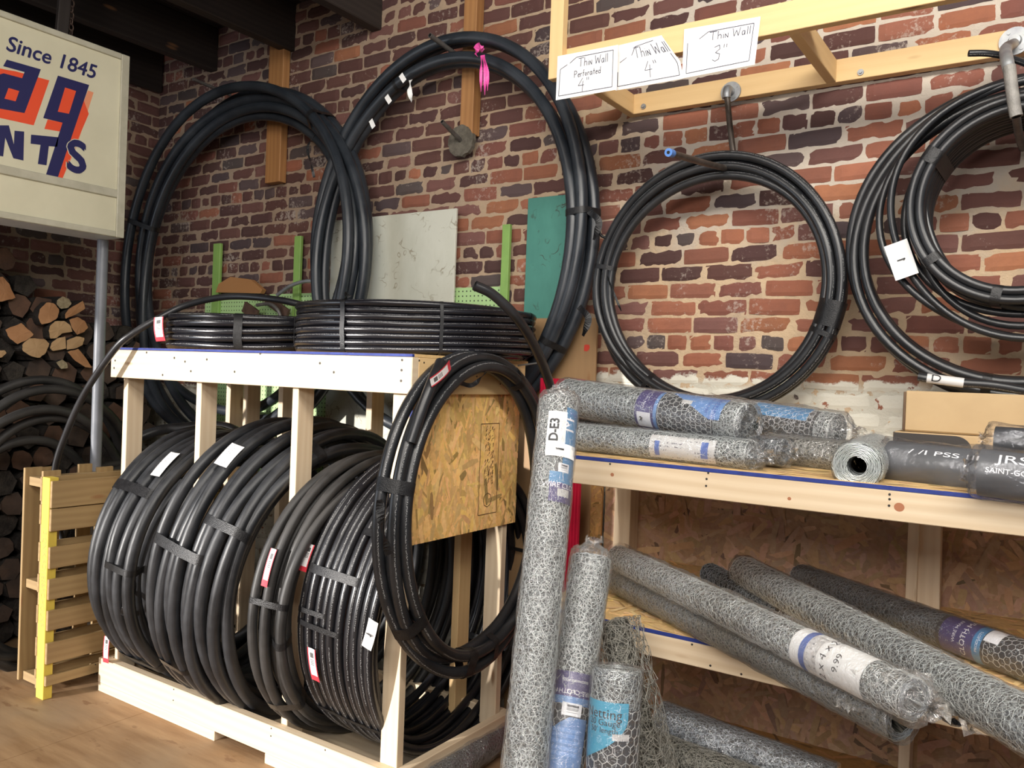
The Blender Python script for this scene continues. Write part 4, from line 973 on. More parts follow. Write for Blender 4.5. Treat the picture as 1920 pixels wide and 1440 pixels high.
# stroke letters for the hand-written cards (unit box, y up)
ST = {'T': [[(0, 1), (.9, 1)], [(.42, 1), (.42, 0)]], 'h': [[(0, 1), (0, 0)], [(0, .4), (.25, .55), (.4, .4), (.4, 0)]], 'i': [[(.1, .5), (.1, 0)], [(.1, .66), (.1, .7)]],
 'N': [[(0, 0), (0, .5), (.35, 0), (.35, .55)]], 'n': [[(0, .5), (0, 0)], [(0, .4), (.2, .5), (.3, .4), (.3, 0)]], 'W': [[(0, 1), (.2, 0), (.45, .7), (.7, 0), (.9, 1)]], 'a': [[(.35, .5), (.1, .5), (0, .25), (.1, 0), (.3, .08), (.35, .5), (.38, 0)]],
 'l': [[(.1, 1), (.1, 0)]], 'P': [[(0, 0), (0, 1), (.35, .95), (.45, .7), (.3, .5), (0, .45)]], 'e': [[(0, .28), (.3, .3), (.25, .5), (.08, .45), (0, .2), (.12, 0), (.32, .08)]], 'r': [[(0, .5), (0, 0)], [(0, .35), (.15, .5), (.25, .48)]],
 'f': [[(.3, .95), (.15, .9), (.12, 0)], [(0, .5), (.3, .5)]], 'o': [[(.15, .5), (0, .25), (.15, 0), (.32, .25), (.15, .5)]], 't': [[(.15, .9), (.15, 0)], [(0, .55), (.3, .55)]], 'd': [[(.35, 1), (.35, 0)], [(.35, .4), (.1, .5), (0, .2), (.15, 0), (.35, .15)]],
 '4': [[(.45, 1), (0, .42), (.62, .42)], [(.5, .75), (.42, -.1)]], '3': [[(.1, .9), (.45, 1), (.5, .75), (.2, .55), (.5, .42), (.45, .1), (.2, 0), (0, .12)]], '"': [[(0, 1), (0, .78)], [(.18, 1), (.18, .78)]], '1': [[(0, .8), (.15, 1), (.15, 0)]]}
WID = {'T': .95, 'h': .52, 'i': .28, 'N': .5, 'n': .42, 'W': 1.0, 'a': .5, 'l': .26, 'P': .58, 'e': .42, 'r': .34, 'f': .38, 'o': .44, 't': .4, 'd': .5, '4': .8, '3': .7, '"': .4, ' ': .3, '1': .3}
def write(string, origin, eu, ev, h, m, parent, w=.0016, n_=(0, -1, 0), kx=1.0, name='handwriting'):
    mb = MB(); x = 0; o = Vector(origin); eu = Vector(eu); ev = Vector(ev); n_ = Vector(n_)
    for ch in string:
        for s in ST.get(ch, []):
            P = [o+eu*((x+a*kx)*h)+ev*(b*h)+n_*.0008 for a, b in s]
            for p, q in zip(P, P[1:]):
                d = (q-p).normalized(); sd = d.cross(n_).normalized()*w/2
                p2, q2 = p-d*w*.3, q+d*w*.3; mb.add([p2-sd, q2-sd, q2+sd, p2+sd], [[0, 1, 2, 3] if (q2-p2).cross(sd).dot(n_) > 0 else [3, 2, 1, 0]])
        x += WID.get(ch, .4)*kx*1.15
    return mb.build(name, m, parent)
def papercard(label, quad, Y, lines, frame_, fold=False):
    root = thing('price_card', label, 'card', group='hand-written price cards on the yellow frame')
    Q = [at(x, y, Y=Y) for x, y in quad]; mb = MB()       # tl tr br bl
    def bil(u, v): return (Q[3]*(1-u)+Q[2]*u)*(1-v)+(Q[0]*(1-u)+Q[1]*u)*v
    def cv(u, v):
        if fold: u *= 1-.24*max(0, (v-.36)/.64)
        return bil(u, v)+Vector((0, -.003*math.sin(u*3.1)*math.sin(v*3)-.0002, 0))
    N = 8; V = [cv(i/N, j/N) for j in range(N+1) for i in range(N+1)]; V += [v+Vector((0, .0008, 0)) for v in V]; F = []
    M = (N+1)**2
    for j in range(N):
        for i in range(N):
            f = [j*(N+1)+i, j*(N+1)+i+1, (j+1)*(N+1)+i+1, (j+1)*(N+1)+i]; F += [f, [M+k for k in f[::-1]]]
    mb.add(V, F, None, None, 0, True); sheet_ = mb.build('sheet', PAPER_P, root)
    def stroke(pts, w, nm):
        mb = MB()
        for (u0, v0), (u1, v1) in zip(pts, pts[1:]):
            for s in range(6):
                p = cv(u0+(u1-u0)*s/6, v0+(v1-v0)*s/6)-Vector((0, .0012, 0)); q = cv(u0+(u1-u0)*(s+1)/6, v0+(v1-v0)*(s+1)/6)-Vector((0, .0012, 0))
                d = (q-p).normalized(); sd = d.cross(Vector((0, 1, 0)))*w/2; mb.add([p-sd, q-sd, q+sd, p+sd], [[0, 1, 2, 3]])
        mb.build(nm, INK, sheet_)
    for pl in frame_: stroke(pl, .0026, 'outline')
    for t, u, v, h, kx in lines:
        mb = MB(); x = 0; wq = (Q[2]-Q[3]).length; hq = (Q[0]-Q[3]).length
        pts_all = []
        for ch in t:
            for s in ST.get(ch, []):
                pts_all.append([(u+(x+a*kx)*h*hq/wq, v+b*h) for a, b in s])
            x += WID.get(ch, .4)*kx*1.12
        mbw = MB()
        for pl in pts_all:
            for (u0, v0), (u1, v1) in zip(pl, pl[1:]):
                p = cv(u0, v0)-Vector((0, .0012, 0)); q = cv(u1, v1)-Vector((0, .0012, 0)); d = (q-p); L = d.length
                if L < 1e-5: continue
                d /= L; sd = d.cross(Vector((0, 1, 0)))*.0013; p -= d*.0005; q += d*.0005; mbw.add([p-sd, q-sd, q+sd, p+sd], [[0, 1, 2, 3]])
        mbw.build('handwriting', INK, sheet_)
    return root
papercard('leftmost white card on the frame, hand-written Thin Wall Perforated 4"', ((1045.6, 105.5), (1159, 84), (1156, 168), (1042, 188)), 2.824,
    [('ThiN Wall', .37, .66, .19, .78), ('Perforated', .31, .43, .15, .95), ('4"', .38, .12, .27, .9)],
    [[(.93, .90), (.33, .89), (.22, .78)], [(.18, .76), (.06, .68), (.05, .08), (.93, .08), (.93, .90)]])
papercard('middle white card on the frame with a folded corner, reading Thin Wall 4"', ((1160, 85), (1267, 60), (1281, 147), (1154, 170)), 2.862,
    [('ThiN Wall', .33, .62, .24, .86), ('4"', .46, .18, .32, .9)],
    [[(.28, .70), (.37, .88), (.78, .93)], [(.03, .08), (.96, .08), (.95, .58)], [(.03, .08), (.02, .40)], [(.05, .60), (.18, .68)]], True)
papercard('rightmost white card on the frame, hand-written Thin Wall 3"', ((1283, 55), (1426, 31), (1415, 121), (1278.6, 147)), 2.862,
    [('ThiN Wall', .36, .67, .17, .95), ('3"', .42, .22, .32, .9)],
    [[(.22, .74), (.34, .86), (.93, .88), (.92, .10), (.06, .08), (.06, .70)]])

# ------------------------------------------------------------------ hanging light-box sign
SXF = -4.3
sg = thing('lightbox_sign', 'cream light-box sign reading Since 1845 with navy and red lettering, hung in the left corner', 'sign')
sy1 = 2.565; sz0, sz1 = CAM_H+.665, CAM_H+1.648; sy0 = 1.15; TH = .235
mb = MB(); box(mb, (SXF-TH, sy0, sz0), (SXF-.004, sy1, sz1), bev=.006); mb.build('box', SIGNB, sg)
def sp_(px, py, off=.0): return at(px, py, X=SXF+off)
def fbar(name, y0, y1, z0, z1, d=.012): mb = MB(); box(mb, (SXF-.006, y0, z0), (SXF+d, y1, z1), bev=.003); return mb.build(name, CREAMF, sg)
mb = MB(); box(mb, (SXF-.0039, sy0, sz0+.01), (SXF-.001, sy1-.01, sz1-.01), bev=.0005); sign_face = mb.build('face', CREAM, sg)
fbar('frame_side', sy1-.045, sy1, sz0, sz1); fbar('frame_top', sy0, sy1-.0455, sz1-.03, sz1); fbar('frame_bottom', sy0, sy1-.0455, sz0, sz0+.032)
zr = sp_(110, 341).z; fbar('frame_rail', sy0, sy1-.0455, zr-.02, zr+.022)
z_ = [0]
def poly(name, pts, m, lift):
    P_ = [sp_(x/3, y/3) for x, y in pts]; mb = MB(); V = [(SXF-.001+lift, p.y, p.z) for p in P_]; n = len(V)
    nrm = sum((Vector(V[i]).cross(Vector(V[(i+1) % n])) for i in range(n)), Vector()).x
    f = list(range(n)) if nrm > 0 else list(range(n))[::-1]; mb.add(V, [f]); return mb.build(name, m, sign_face)
L_ = .0004
poly('red_letter_shadow', [(-60, 372), (50, 395), (85, 400), (278, 452), (190, 705), (-60, 650), (-60, 560), (20, 560), (45, 480), (-60, 450)], ORANGE, L_)
poly('red_letter_shadow', [(250, 725), (268, 672), (360, 690), (352, 742)], ORANGE, L_)
poly('red_letter_shadow', [(345, 480), (440, 500), (395, 642), (318, 628)], ORANGE, L_)
poly('red_letter_shadow', [(495, 508), (527, 520), (430, 830), (352, 1004), (310, 995)], FADE, L_*.5)
poly('red_letter_shadow', [(470, 560), (500, 640), (432, 800), (352, 1004), (316, 998)], ORANGE, L_)
poly('navy_letter', [(38, 335), (230, 390), (138, 636), (-60, 600), (-60, 500), (-4, 420), (20, 412), (125, 440), (138, 405), (18, 372)], NAVY, L_*2)
poly('red_letter_counter', [(48, 495), (108, 512), (88, 570), (25, 555)], ORANGE, L_*3)
poly('cream_letter_gap', [(30, 393), (92, 405), (72, 450), (15, 430)], CREAM, L_*3) if False else None
poly('navy_letter', [(326, 425), (502, 478), (325, 1000), (258, 985), (352, 690), (243, 664)], NAVY, L_*2)
poly('red_letter_counter', [(366, 492), (428, 512), (388, 640), (325, 628)], ORANGE, L_*3)
def sign_text(s, px, py, size, m, slant=0, kx=1, name='lettering', lift=L_*4, rot=0, step=None, heavy=0, top=0):
    V, F = text_geo(s, size); c = sp_(px, py); mb = MB(); a = math.radians(rot)
    out = []
    for v in V:
        x, y = v.x*kx+v.y*slant, v.y; out.append((SXF-.001+lift, c.y+x*math.cos(a)-y*math.sin(a), c.z+x*math.sin(a)+y*math.cos(a)))
    mb.add(out, F); o = mb.build(name, m, sign_face)
    if heavy:
        for dx, dz in ((heavy, 0), (-heavy, 0), (0, heavy), (0, -heavy), (heavy*.7, heavy*.7), (-heavy*.7, -heavy*.7)):
            mb2 = MB(); mb2.add([(q[0]-abs(dx)*.003-.00002, q[1]+dx, q[2]+dz) for q in out], F); o2 = mb2.build(name, m, sign_face)
    return o
sign_text('Since 1845', 101, 111, .104, NAVY, .22, .98, heavy=.0018, rot=0)
poly('navy_letter', [(-10, 705), (50, 705), (78, 812), (82, 735), (136, 740), (132, 903), (75, 890), (30, 775), (18, 880), (-40, 870), (-40, 700)], NAVY, L_*2)
poly('navy_letter', [(175, 757), (330, 772), (322, 826), (275, 822), (262, 930), (213, 922), (228, 815), (172, 808)], NAVY, L_*2)
sign_text('S', 143.5, 297, .225, NAVY, 0, 1.0, heavy=.008, lift=L_*6)
sign_text('S', 143.5, 297, .225, CREAM, 0, 1.0, heavy=.012, lift=L_*3, name='cream_letter_edge')
pl = thing('steel_pole', 'grey painted steel pole standing in the corner under the sign', 'pole')
a = at(193, 455, X=-4.47); mb = MB(); cylinder(mb, (a.x, a.y, .0), (a.x, a.y, sz0-.002), .029, 24); mb.build('shaft', POLE, pl)
mb = MB(); cylinder(mb, (a.x, a.y, 0), (a.x, a.y, .012), .07, 24); mb.build('base_plate', POLE, pl)
RUST = simple_noise('rusty_chain', (.12, .08, .06), (.06, .04, .035), 30, .7, .3, .002, .5)
ch = thing('hanging_chain', 'rusty chain hanging the sign from the dark ceiling beams', 'chain')
p0 = at(133, 66, X=SXF-.1)
zc = sz1
k = 0
while zc < 3.9:
    mb = MB(); pts = [Vector((p0.x+(.011*math.cos(t) if k % 2 else 0), p0.y+(0 if k % 2 else .011*math.cos(t)), zc+.021+.019*math.sin(t))) for t in [i*PI/6 for i in range(13)]]
    sweep(mb, pts, .0035, 6, cap=False); mb.build('link', RUST, ch); zc += .031; k += 1
mb = MB(); beam(mb, (p0.x, p0.y-.05, sz1+.01), (p0.x, p0.y-.02, 3.92), .03, .06, up=(0, 1, 0), bev=.004); tag(mb.build('hanger_board', CROSSW), 'dark board strip beside the chain above the sign', 'board')

# ------------------------------------------------------------------ firewood
CUT = simple_noise('cut_wood', (.48, .25, .12), (.36, .17, .075), 7, .8, .3); CUT2 = simple_noise('pale_cut_wood', (.52, .34, .18), (.42, .26, .13), 8, .8, .3)
ROT = simple_noise('pale_rotten_wood', (.60, .50, .32), (.40, .31, .19), 60, .9, 1, .01); BARK = simple_noise('bark', (.060, .050, .042), (.022, .018, .016), 22, .95, 1, .015)
def log(label, px_poly, X, cut, length=.36, group=None, skew=(0, 0)):
    P_ = [at(x, y, X=X) for x, y in px_poly]; c = sum(P_, Vector())/len(P_); n = len(P_)
    # round the outline
    R_ = []
    for i in range(n):
        a, b = P_[i], P_[(i+1) % n]
        for t in (0, .33, .66):
            q = a.lerp(b, t); q = q+(q-c)*(.04*math.sin(t*PI*1.5)+random.uniform(-.015, .015)); R_.append(q)
    n = len(R_); nrm = sum((R_[i].cross(R_[(i+1) % n]) for i in range(n)), Vector()).x
    if nrm < 0: R_ = R_[::-1]
    mb = MB(); rings = []
    front = [q+Vector((random.uniform(-.002, .002), 0, 0)) for q in R_]
    mb.add([c+Vector((.003, 0, 0))]+front, [[0, 1+i, 1+(i+1) % n] for i in range(n)], None, None, 0)
    V = []
    for j in range(5):
        f = j/4; V += [Vector((q.x-length*f, c.y+(q.y-c.y)*(1.02+.03*math.sin(i*2.1+j))+skew[0]*f, c.z+(q.z-c.z)*(1.02+.03*math.cos(i*1.3+j))+skew[1]*f)) for i, q in enumerate(front)]
    F = [[j*n+i, (j+1)*n+i, (j+1)*n+(i+1) % n, j*n+(i+1) % n] for j in range(4) for i in range(n)]
    mb.add(V, F, None, None, 1); mb.add(V[-n:], [list(range(n))[::-1]], None, None, 0)
    o = mb.build('firewood_log', [cut, BARK]); return tag(o, label, 'log', group)
def zq(L, ox=0, oy=480, s=6): return [(ox+x/s, oy+y/s) for x, y in L]
LX = -5.03
log('large orange split log at the left edge of the firewood, highest cut end', zq([(-60, 240), (30, 235), (100, 310), (130, 380), (175, 470), (60, 500), (-60, 520)]), LX, CUT)
log('round cream log end, topmost of the pale cut ends near the grey pole', zq([(640, 500), (700, 455), (770, 480), (805, 530), (770, 580), (690, 595), (640, 550)]), LX, ROT)
log('big orange log end left below the round cream log', zq([(450, 600), (520, 525), (600, 530), (665, 600), (650, 690), (570, 745), (470, 770), (430, 690)]), LX, CUT)
log('pointed orange split log right below the round cream log', zq([(770, 600), (930, 505), (958, 590), (870, 650), (740, 705), (730, 660)]), LX, CUT)
log('tan half-round log end in the middle of the bright firewood', zq([(560, 790), (620, 735), (720, 732), (780, 770), (815, 850), (700, 870), (640, 920), (570, 930), (550, 860)]), LX, CUT2)
log('orange squarish log end just left of the grey pole', zq([(780, 720), (870, 685), (950, 730), (990, 800), (950, 850), (870, 885), (820, 830)]), LX, CUT)
log('brown jagged split log at the left of the bright firewood', zq([(60, 830), (240, 755), (320, 830), (380, 880), (330, 930), (200, 990), (110, 930)]), LX, CUT)
log('wide tan oval log end, lowest left of the bright group', zq([(250, 1000), (330, 925), (500, 935), (555, 985), (520, 1080), (450, 1145), (360, 1130), (260, 1070)]), LX, CUT2)
log('small tan square log end beside the wide oval log end', zq([(580, 980), (640, 930), (735, 905), (742, 1040), (600, 1068), (565, 1040)]), LX, CUT2)
log('tan split log end left of the pole, above the narrow orange one', zq([(752, 950), (860, 905), (950, 920), (930, 1000), (860, 1035), (755, 1055)]), LX, CUT2)
log('long narrow orange split log slanting down towards the pole base', zq([(760, 1080), (880, 1045), (960, 1140), (1035, 1255), (960, 1250), (850, 1180)]), LX, CUT)
log('small cream rotten log end under the bright firewood', zq([(630, 1200), (700, 1165), (750, 1200), (765, 1260), (690, 1270)]), LX, ROT)
log('tiny tan log end at the left edge below the bright firewood', zq([(-40, 1065), (50, 1060), (75, 1090), (20, 1140), (-40, 1150)]), LX, CUT2)
Q = random.Random(12); placed = []
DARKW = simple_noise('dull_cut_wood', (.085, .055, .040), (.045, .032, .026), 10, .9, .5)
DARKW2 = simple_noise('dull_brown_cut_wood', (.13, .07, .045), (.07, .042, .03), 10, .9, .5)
row = 0; yy = 0.07
while yy < 2.25:
    y = 1.75+Q.uniform(0, .1)
    while y < 3.3:
        r_ = Q.uniform(.058, .085); top_ = 2.30 if y < 2.35 else (2.18 if y < 2.6 else 1.95)
        if yy < top_:
            c = Vector((LX-.07+Q.uniform(-.04, .03), y, yy+Q.uniform(-.01, .01))); nn = Q.choice([5, 6, 8, 9]); a0 = Q.uniform(0, 6)
            pr = []
            for k in range(nn):
                a = a0+2*PI*k/nn; q = c+Vector((0, math.cos(a), math.sin(a)))*r_*Q.uniform(.82, 1.12); pr.append(q)
            mb = MB(); n = nn
            f_ = [q+Vector((Q.uniform(-.006, .006), 0, 0)) for q in pr]
            mb.add([c]+f_, [[0, 1+i, 1+(i+1) % n] for i in range(n)], None, None, 0)
            V = []
            for j in range(3): V += [Vector((q.x-.17*j, q.y+Q.uniform(-.004, .004), q.z+Q.uniform(-.004, .004))) for q in f_]
            V = [Vector((max(q.x, WALL_X+.03), q.y, q.z)) for q in V]
            mb.add(V, [[j*n+i, (j+1)*n+i, (j+1)*n+(i+1) % n, j*n+(i+1) % n] for j in range(2) for i in range(n)], None, None, 1)
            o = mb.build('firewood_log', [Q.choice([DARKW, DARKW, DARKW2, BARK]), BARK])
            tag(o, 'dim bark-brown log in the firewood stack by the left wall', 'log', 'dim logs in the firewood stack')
        y += r_*2.02
    yy += .128; row += 1
# old coils standing before the firewood
ea, ke = xcoil('pipe_coil', 'dusty old pipe coil standing before the firewood at the left edge', (-4.78, 2.40, .80), .755, [(0, 0, 0, 0), (.06, .0, .05, -.05), (.12, -.03, -.04, -.12), (.06, -.12, .03, -.08), (.0, -.16, -.05, -.16)], .026, .74, HOSE_OLD, 61, [], None, .02)
eb, ke2 = xcoil('pipe_coil', 'second dark pipe coil between the old coil and the rack, low by the wall', (-4.62, 2.78, .56), .53, [(0, 0, 0, 0), (.05, .0, .05, -.03), (.09, -.05, -.04, -.02)], .024, .85, HOSE_FAR, 62, [], None, .02)

# ------------------------------------------------------------------ pallets
YEL = wood('yellow_painted_wood', (.66, .50, .07), (.50, .36, .06), stain=.3, grain=.4)
pa = thing('wooden_pallet', 'yellow-edged wooden pallet on its side against the left end of the rack', 'pallet')
X1, Y0, Y1 = -4.135, 2.14, 3.12
SX0, SX1 = X1-.105, X1-.0
zt = at(75, 893, Y=Y0).z
PH = zt
mb = MB(); box(mb, (SX0+.018, Y0, 0), (SX1-.018, Y0+.045, PH)); mb.build('stringer', YEL, pa)
for y in (2.60, Y1-.045): mb = MB(); box(mb, (SX0+.018, y, 0), (SX1-.018, y+.045, PH)); mb.build('stringer', PALLETW, pa)
tops = [902, 955, 1027, 1088, 1148, 1210, 1273]; bots = [953, 997, 1068, 1127, 1186, 1250, 1292]
for i, (t0_, b0_) in enumerate(zip(tops, bots)):
    z1 = at(92, t0_, Y=Y0).z; z0 = max(.01, at(92, b0_, Y=Y0).z); z1 = min(z1, PH-.0)
    mb = MB(); beam(mb, (SX1-.009, Y0+.003, (z0+z1)/2), (SX1-.009, Y1, (z0+z1)/2+random.uniform(-.006, .006)), .017, z1-z0); mb.build('slat', PALLETW, pa)
    mb = MB(); beam(mb, (SX0+.009, Y0-.002, (z0+z1)/2+.02), (SX0+.009, Y1, (z0+z1)/2+.02), .017, (z1-z0)*.9); mb.build('slat', PALLETW, pa)
o_t = text_geo('15 QNIK.RD.I.ES&PC.HOUKR', .06)
mb = MB(); V = [Vector((SX0+.055+v.y*.9, Y0-.0008, PH*.55-v.x*.66)) for v in o_t[0]]; mb.add(V, o_t[1]); mb.build('faded_stamp', flat('faded_stencil', (.42, .33, .10)), pa)
pb = thing('wooden_pallet', 'plain pallet on its side, left behind the yellow-edged pallet', 'pallet', group=None)
X2 = SX0-.035; W2 = .20
for y0 in (2.17, 2.45, 2.75, 3.0):
    for xx in (X2-.018, X2-W2): mb = MB(); box(mb, (xx, y0, .02), (xx+.018, y0+.09, PH+.02)); mb.build('deck_board', PALLETW, pb)
for z in (.02, .50, PH-.07): mb = MB(); box(mb, (X2-W2+.0185, 2.19, z), (X2-.0185, Y1, z+.045)); mb.build('stringer', PALLETW, pb)
pc = thing('wooden_pallet', 'third pallet, mostly hidden at the left with short pale runner ends showing', 'pallet')
X3 = X2-W2-.03
for z in (.0, .50, PH-.09): mb = MB(); box(mb, (X3-.09, 2.26, z), (X3-.0, Y1, z+.04)); mb.build('stringer', PALLETW, pc)
mb = MB(); box(mb, (X3-.11, 2.31, .0), (X3-.091, 2.40, PH+.0)); mb.build('deck_board', PALLETW, pc)
Q = random.Random(3)
for i in range(4):
    x = -4.62+i*.035; mb = MB(); beam(mb, (x, 3.36, .0), (x+.03+Q.uniform(-.02, .02), 3.44, 1.30+Q.uniform(-.1, .06)), .022, .022, up=(0, 1, 0))
    tag(mb.build('wooden_stake', SPRUCE), 'thin wooden stake leaning in the corner behind the rack', 'stake', 'stakes leaning in the back corner')

# ------------------------------------------------------------------ shelf unit
SX_0, SX_1, SY0, SY1 = -1.52, 1.35, 2.45, 3.43
ZU, ZL, ZB = 1.431, .903, .27
sh = thing('shelf_unit', 'three-level pine and particle board shelf against the brick wall, blue painted edges, right side', 'shelf')
FRONTW = wood('clear_pine', (.66, .54, .38), (.50, .36, .22), grain=1.2)
for nm, z, m, al, cnt, sd in (('upper_deck', ZU, OSB_L, 0, 900, 31), ('middle_deck', ZL, OSB_L, None, 1800, 32), ('bottom_deck', ZB, OSB_M, None, 900, 33)):
    osb_panel(nm, (SX_0, SY0+.004, z-.012), (SX_1, SY1, z), '+Z', sh, m, cnt, sd, align=al)
    plank('blue_edge', (SX_0, SY0-.0005, z-.0125), (SX_1, SY0+.0035, z-.0008), BLUE, parent=sh, bev=.0005)
    plank('front_rail', (SX_0, SY0, z-.013-(.082 if z == ZU else .073)), (SX_1, SY0+.038, z-.0128), FRONTW, parent=sh)
    for x in (SX_0+.05, -.6, .3, 1.2): plank('bearer', (x, SY0+.0385, z-.095), (x+.038, SY1-.02, z-.0128), PINE, parent=sh)
osb_panel('back_panel', (-1.76, SY1+.001, .02), (1.35, SY1+.012, ZU-.013), '-Y', sh, OSB_D, 4200, 41, lo=.05, hi=.16, strip=(.012, .036), dark=.05)
osb_panel('back_panel', (-2.02, SY1-.02, .02), (-1.765, SY1-.008, ZU-.013), '-Y', sh, OSB_M, 1500, 42)
a, b = at(1150, 950, Y=3.33), at(1180, 950, Y=3.33)
plank('rear_post', (a.x, 3.34, .0), (b.x, 3.427, ZU-.013), PINE, parent=sh)
a, b = at(1697, 1040, Y=3.30), at(1712, 1040, Y=3.30); plank('rear_post', (a.x, 3.34, .0), (a.x+.038, 3.427, ZU-.013), PINE, parent=sh)
mb = MB(); beam(mb, (a.x+.075, 3.38, ZL+.0), (a.x+.065, 3.38, ZU-.015), .05, .075, up=(1, 0, 0)); mb.build('rear_post', PINE, sh)
for x in (SX_0+.001, 1.31): plank('front_post', (x, SY0+.039, .0), (x+.038, SY0+.12, ZU-.1), PINE, parent=sh)
for px, py in ((1144, 870), (1328, 887), (1325, 898), (1324, 911), (1668, 927), (1668, 936), (1667, 948)):
    p = at(px, py, Y=SY0); nail((p.x, SY0, p.z), parent=sh)
for px, py in ((1298, 1200), (1332, 1248), (1390, 1264), (1500, 1276), (1565, 1290), (1210, 1212)):
    p = at(px, py, Y=SY0); nail((p.x, SY0, min(ZL-.02, max(ZL-.08, p.z))), parent=sh)
KN = flat('wood_knot', (.34, .13, .06), .5)
for px, py, r_ in ((1686, 951, .012), (1148, 890, .006), (1480, 935, .005)):
    p = at(px, py, Y=SY0); mb = MB(); mb.add([(p.x+r_*1.1*math.cos(k*PI/8), SY0-.0004, p.z+r_*math.sin(k*PI/8)) for k in range(16)], [list(range(16))]); mb.build('wood_knot', KN, sh)
# red corrugated sheet in the gap
RED = simple_noise('red_plastic', (.50, .012, .045), (.38, .01, .035), 8, .35, .1)
mb = MB(); V = []; n = 60; x0, x1 = -2.035, -1.80
for k in range(n+1):
    x = x0+(x1-x0)*k/n; y = 3.26+(.006 if (k % 4) in (0, 1) else -.002)
    V += [(x, y, .02), (x, y, 1.685), (x, y+.004, 1.685), (x, y+.004, .02)]
F = []
for k in range(n):
    for j in range(4): F.append([k*4+j, k*4+4+j, k*4+4+(j+1) % 4, k*4+(j+1) % 4])
mb.add(V, F); tag(mb.build('corrugated_sheet', RED), 'red corrugated plastic sheet standing in the gap beside the pipe rack', 'sheet')

# ------------------------------------------------------------------ netting rolls
CAMV = Vector((0, 0, CAM_H))
def roll(label, a, b, r, core=CORE, wire=WIRE, film=FILM, knots=(0, 0), group=None, seed=1, layers=4, cell=.024, wr=.00072, loose=.0035, w0=0, w1=None, name='netting_roll', front=None, hole=.35, filmspan=None):
    root = thing(name, label, 'roll of netting', group=group); a, b = Vector(a), Vector(b)
    R_ = Roll(a, b, r, front or (CAMV-(a+b)/2))
    R_.core(root, core, hole)
    if wire: R_.wire('wire_mesh', root, wire, seed=seed, layers=layers, cell=cell, wr=wr, t0=w0, t1=w1, gap=.0016)
    if film:
        fs = filmspan or (-.008, None); R_.film(root, film, t0=fs[0], t1=fs[1], knot0=knots[0], knot1=knots[1], seed=seed, loose=loose)
    return root, R_
def hexprint(R_, root, t0, t1, p0, p1, cell=.021, m=HEXW, wr=.0009):
    R_.wire('hexagon_print', root, m, cell=cell, wr=wr, layers=1, t0=t0, t1=t1, jit=.0001, hexa=.6, phi=(p0, p1), dr=.0018)
# phi sense: find which sign of phi is upwards for each roll
def up_sign(R_): return 1 if R_.g.z > 0 else -1
# upper shelf
G_U = 'netting rolls on the upper shelf'
t1, r1 = roll('large netting roll with purple and blue sleeve lying on two rolls, upper shelf', at(1062, 744, Y=2.78), at(1400, 797, Y=2.585), .070, group=G_U, knots=(.05, .03), seed=101, hole=.5)
u = up_sign(r1); L = r1.L; s_ = lambda px: None
# sleeve occupies the right part of the roll
ta, tb, tc, td, te = L*.50, L*.585, L*.61, L*.86, L*.99
r1.wrap('black_sleeve', t1, LBLACK, tb, L*.90, -1.35, 1.35, .0010)
purp1 = r1.wrap('purple_label', t1, PURPLE, ta, tb+.012, -1.3, 1.35, .0013, edge=None)
r1.wrap('blue_band', t1, LBLUE, tb+.012, tc+.006, -1.2, 1.3, .0015)
r1.wrap('white_logo_patch', t1, WHITE, ta+.01, tb+.002, -u*.95, -u*.15, .0016)
hexprint(r1, t1, tc+.01, L*.895, -1.3, 1.2)
V, F = [], []
mb = MB(); V = []; NN = 12                       # slanted pale blue panel
for i in range(NN+1):
    f = i/NN; tt = L*.66+(L*.93-L*.66)*f; lo = (1.15-1.15*min(1, f*1.25)); hi = 1.3
    for j in range(7): V.append(r1.p(tt, u*(lo+(hi-lo)*j/6), .0026))
mb.add(V, [[i*7+j, i*7+j+1, (i+1)*7+j+1, (i+1)*7+j] for i in range(NN) for j in range(6)], None, None, 0, True); mb.build('pale_blue_panel', LBLUE, t1)
r1.text('WIRE CLOTH MAN', .012, L*.545, u*.75, WHITE, purp1, 'p', dr=.002, flip=-u); r1.text('Netting', .034, L*.90, u*.72, DBLUE, t1, 'p', dr=.0032, flip=-u)
r1.text('20 Gauge', .018, L*.865, u*.72, DBLUE, t1, 'p', dr=.0032, flip=-u)
mb = MB(); F2 = [(0, .9, .17, .5), (0, .5, -.12, .15), (-.12, .15, -.3, -.1), (0, .5, .2, .15), (.2, .15, .1, -.2), (.0, .9, -.25, .7), (.17, .5, .4, .62)]
for x0_, y0_, x1_, y1_ in F2:
    p, q = r1.p(L*.535+x0_*.02, -u*(.58-y0_*.22), .0022), r1.p(L*.535+x1_*.02, -u*(.58-y1_*.22), .0022); beam(mb, p, q, .0012, .004, up=(0, 0, 1), bev=.0002)
mb.build('logo_figure', INKB, t1)
r1.wrap('price_sticker', t1, PAPER, L*.73, L*.78, u*.55, u*.78, .0032)
t2, r2_ = roll('slim netting roll with a long white label along the front edge of the upper shelf', at(1068, 817, Y=2.60), at(1408, 853, Y=2.52), .047, group=G_U, knots=(0, .055), seed=102, hole=.3)
r2_.wrap('white_label', t2, PAPER, r2_.L*.52, r2_.L*.86, -.75, .95, .0016)
r2_.wrap('blue_mark', t2, DBLUE, r2_.L*.55, r2_.L*.575, -.3, .7, .0022); r2_.wrap('blue_mark', t2, DBLUE, r2_.L*.79, r2_.L*.825, -.5, .6, .0022)
t3, r3_ = roll('netting roll squeezed behind the slim front roll, only its plastic-wrapped end showing', at(1085, 800, Y=2.86), at(1468, 848, Y=2.64), .043, CORE_D, WIRE_D, group=G_U, knots=(0, .035), seed=103)
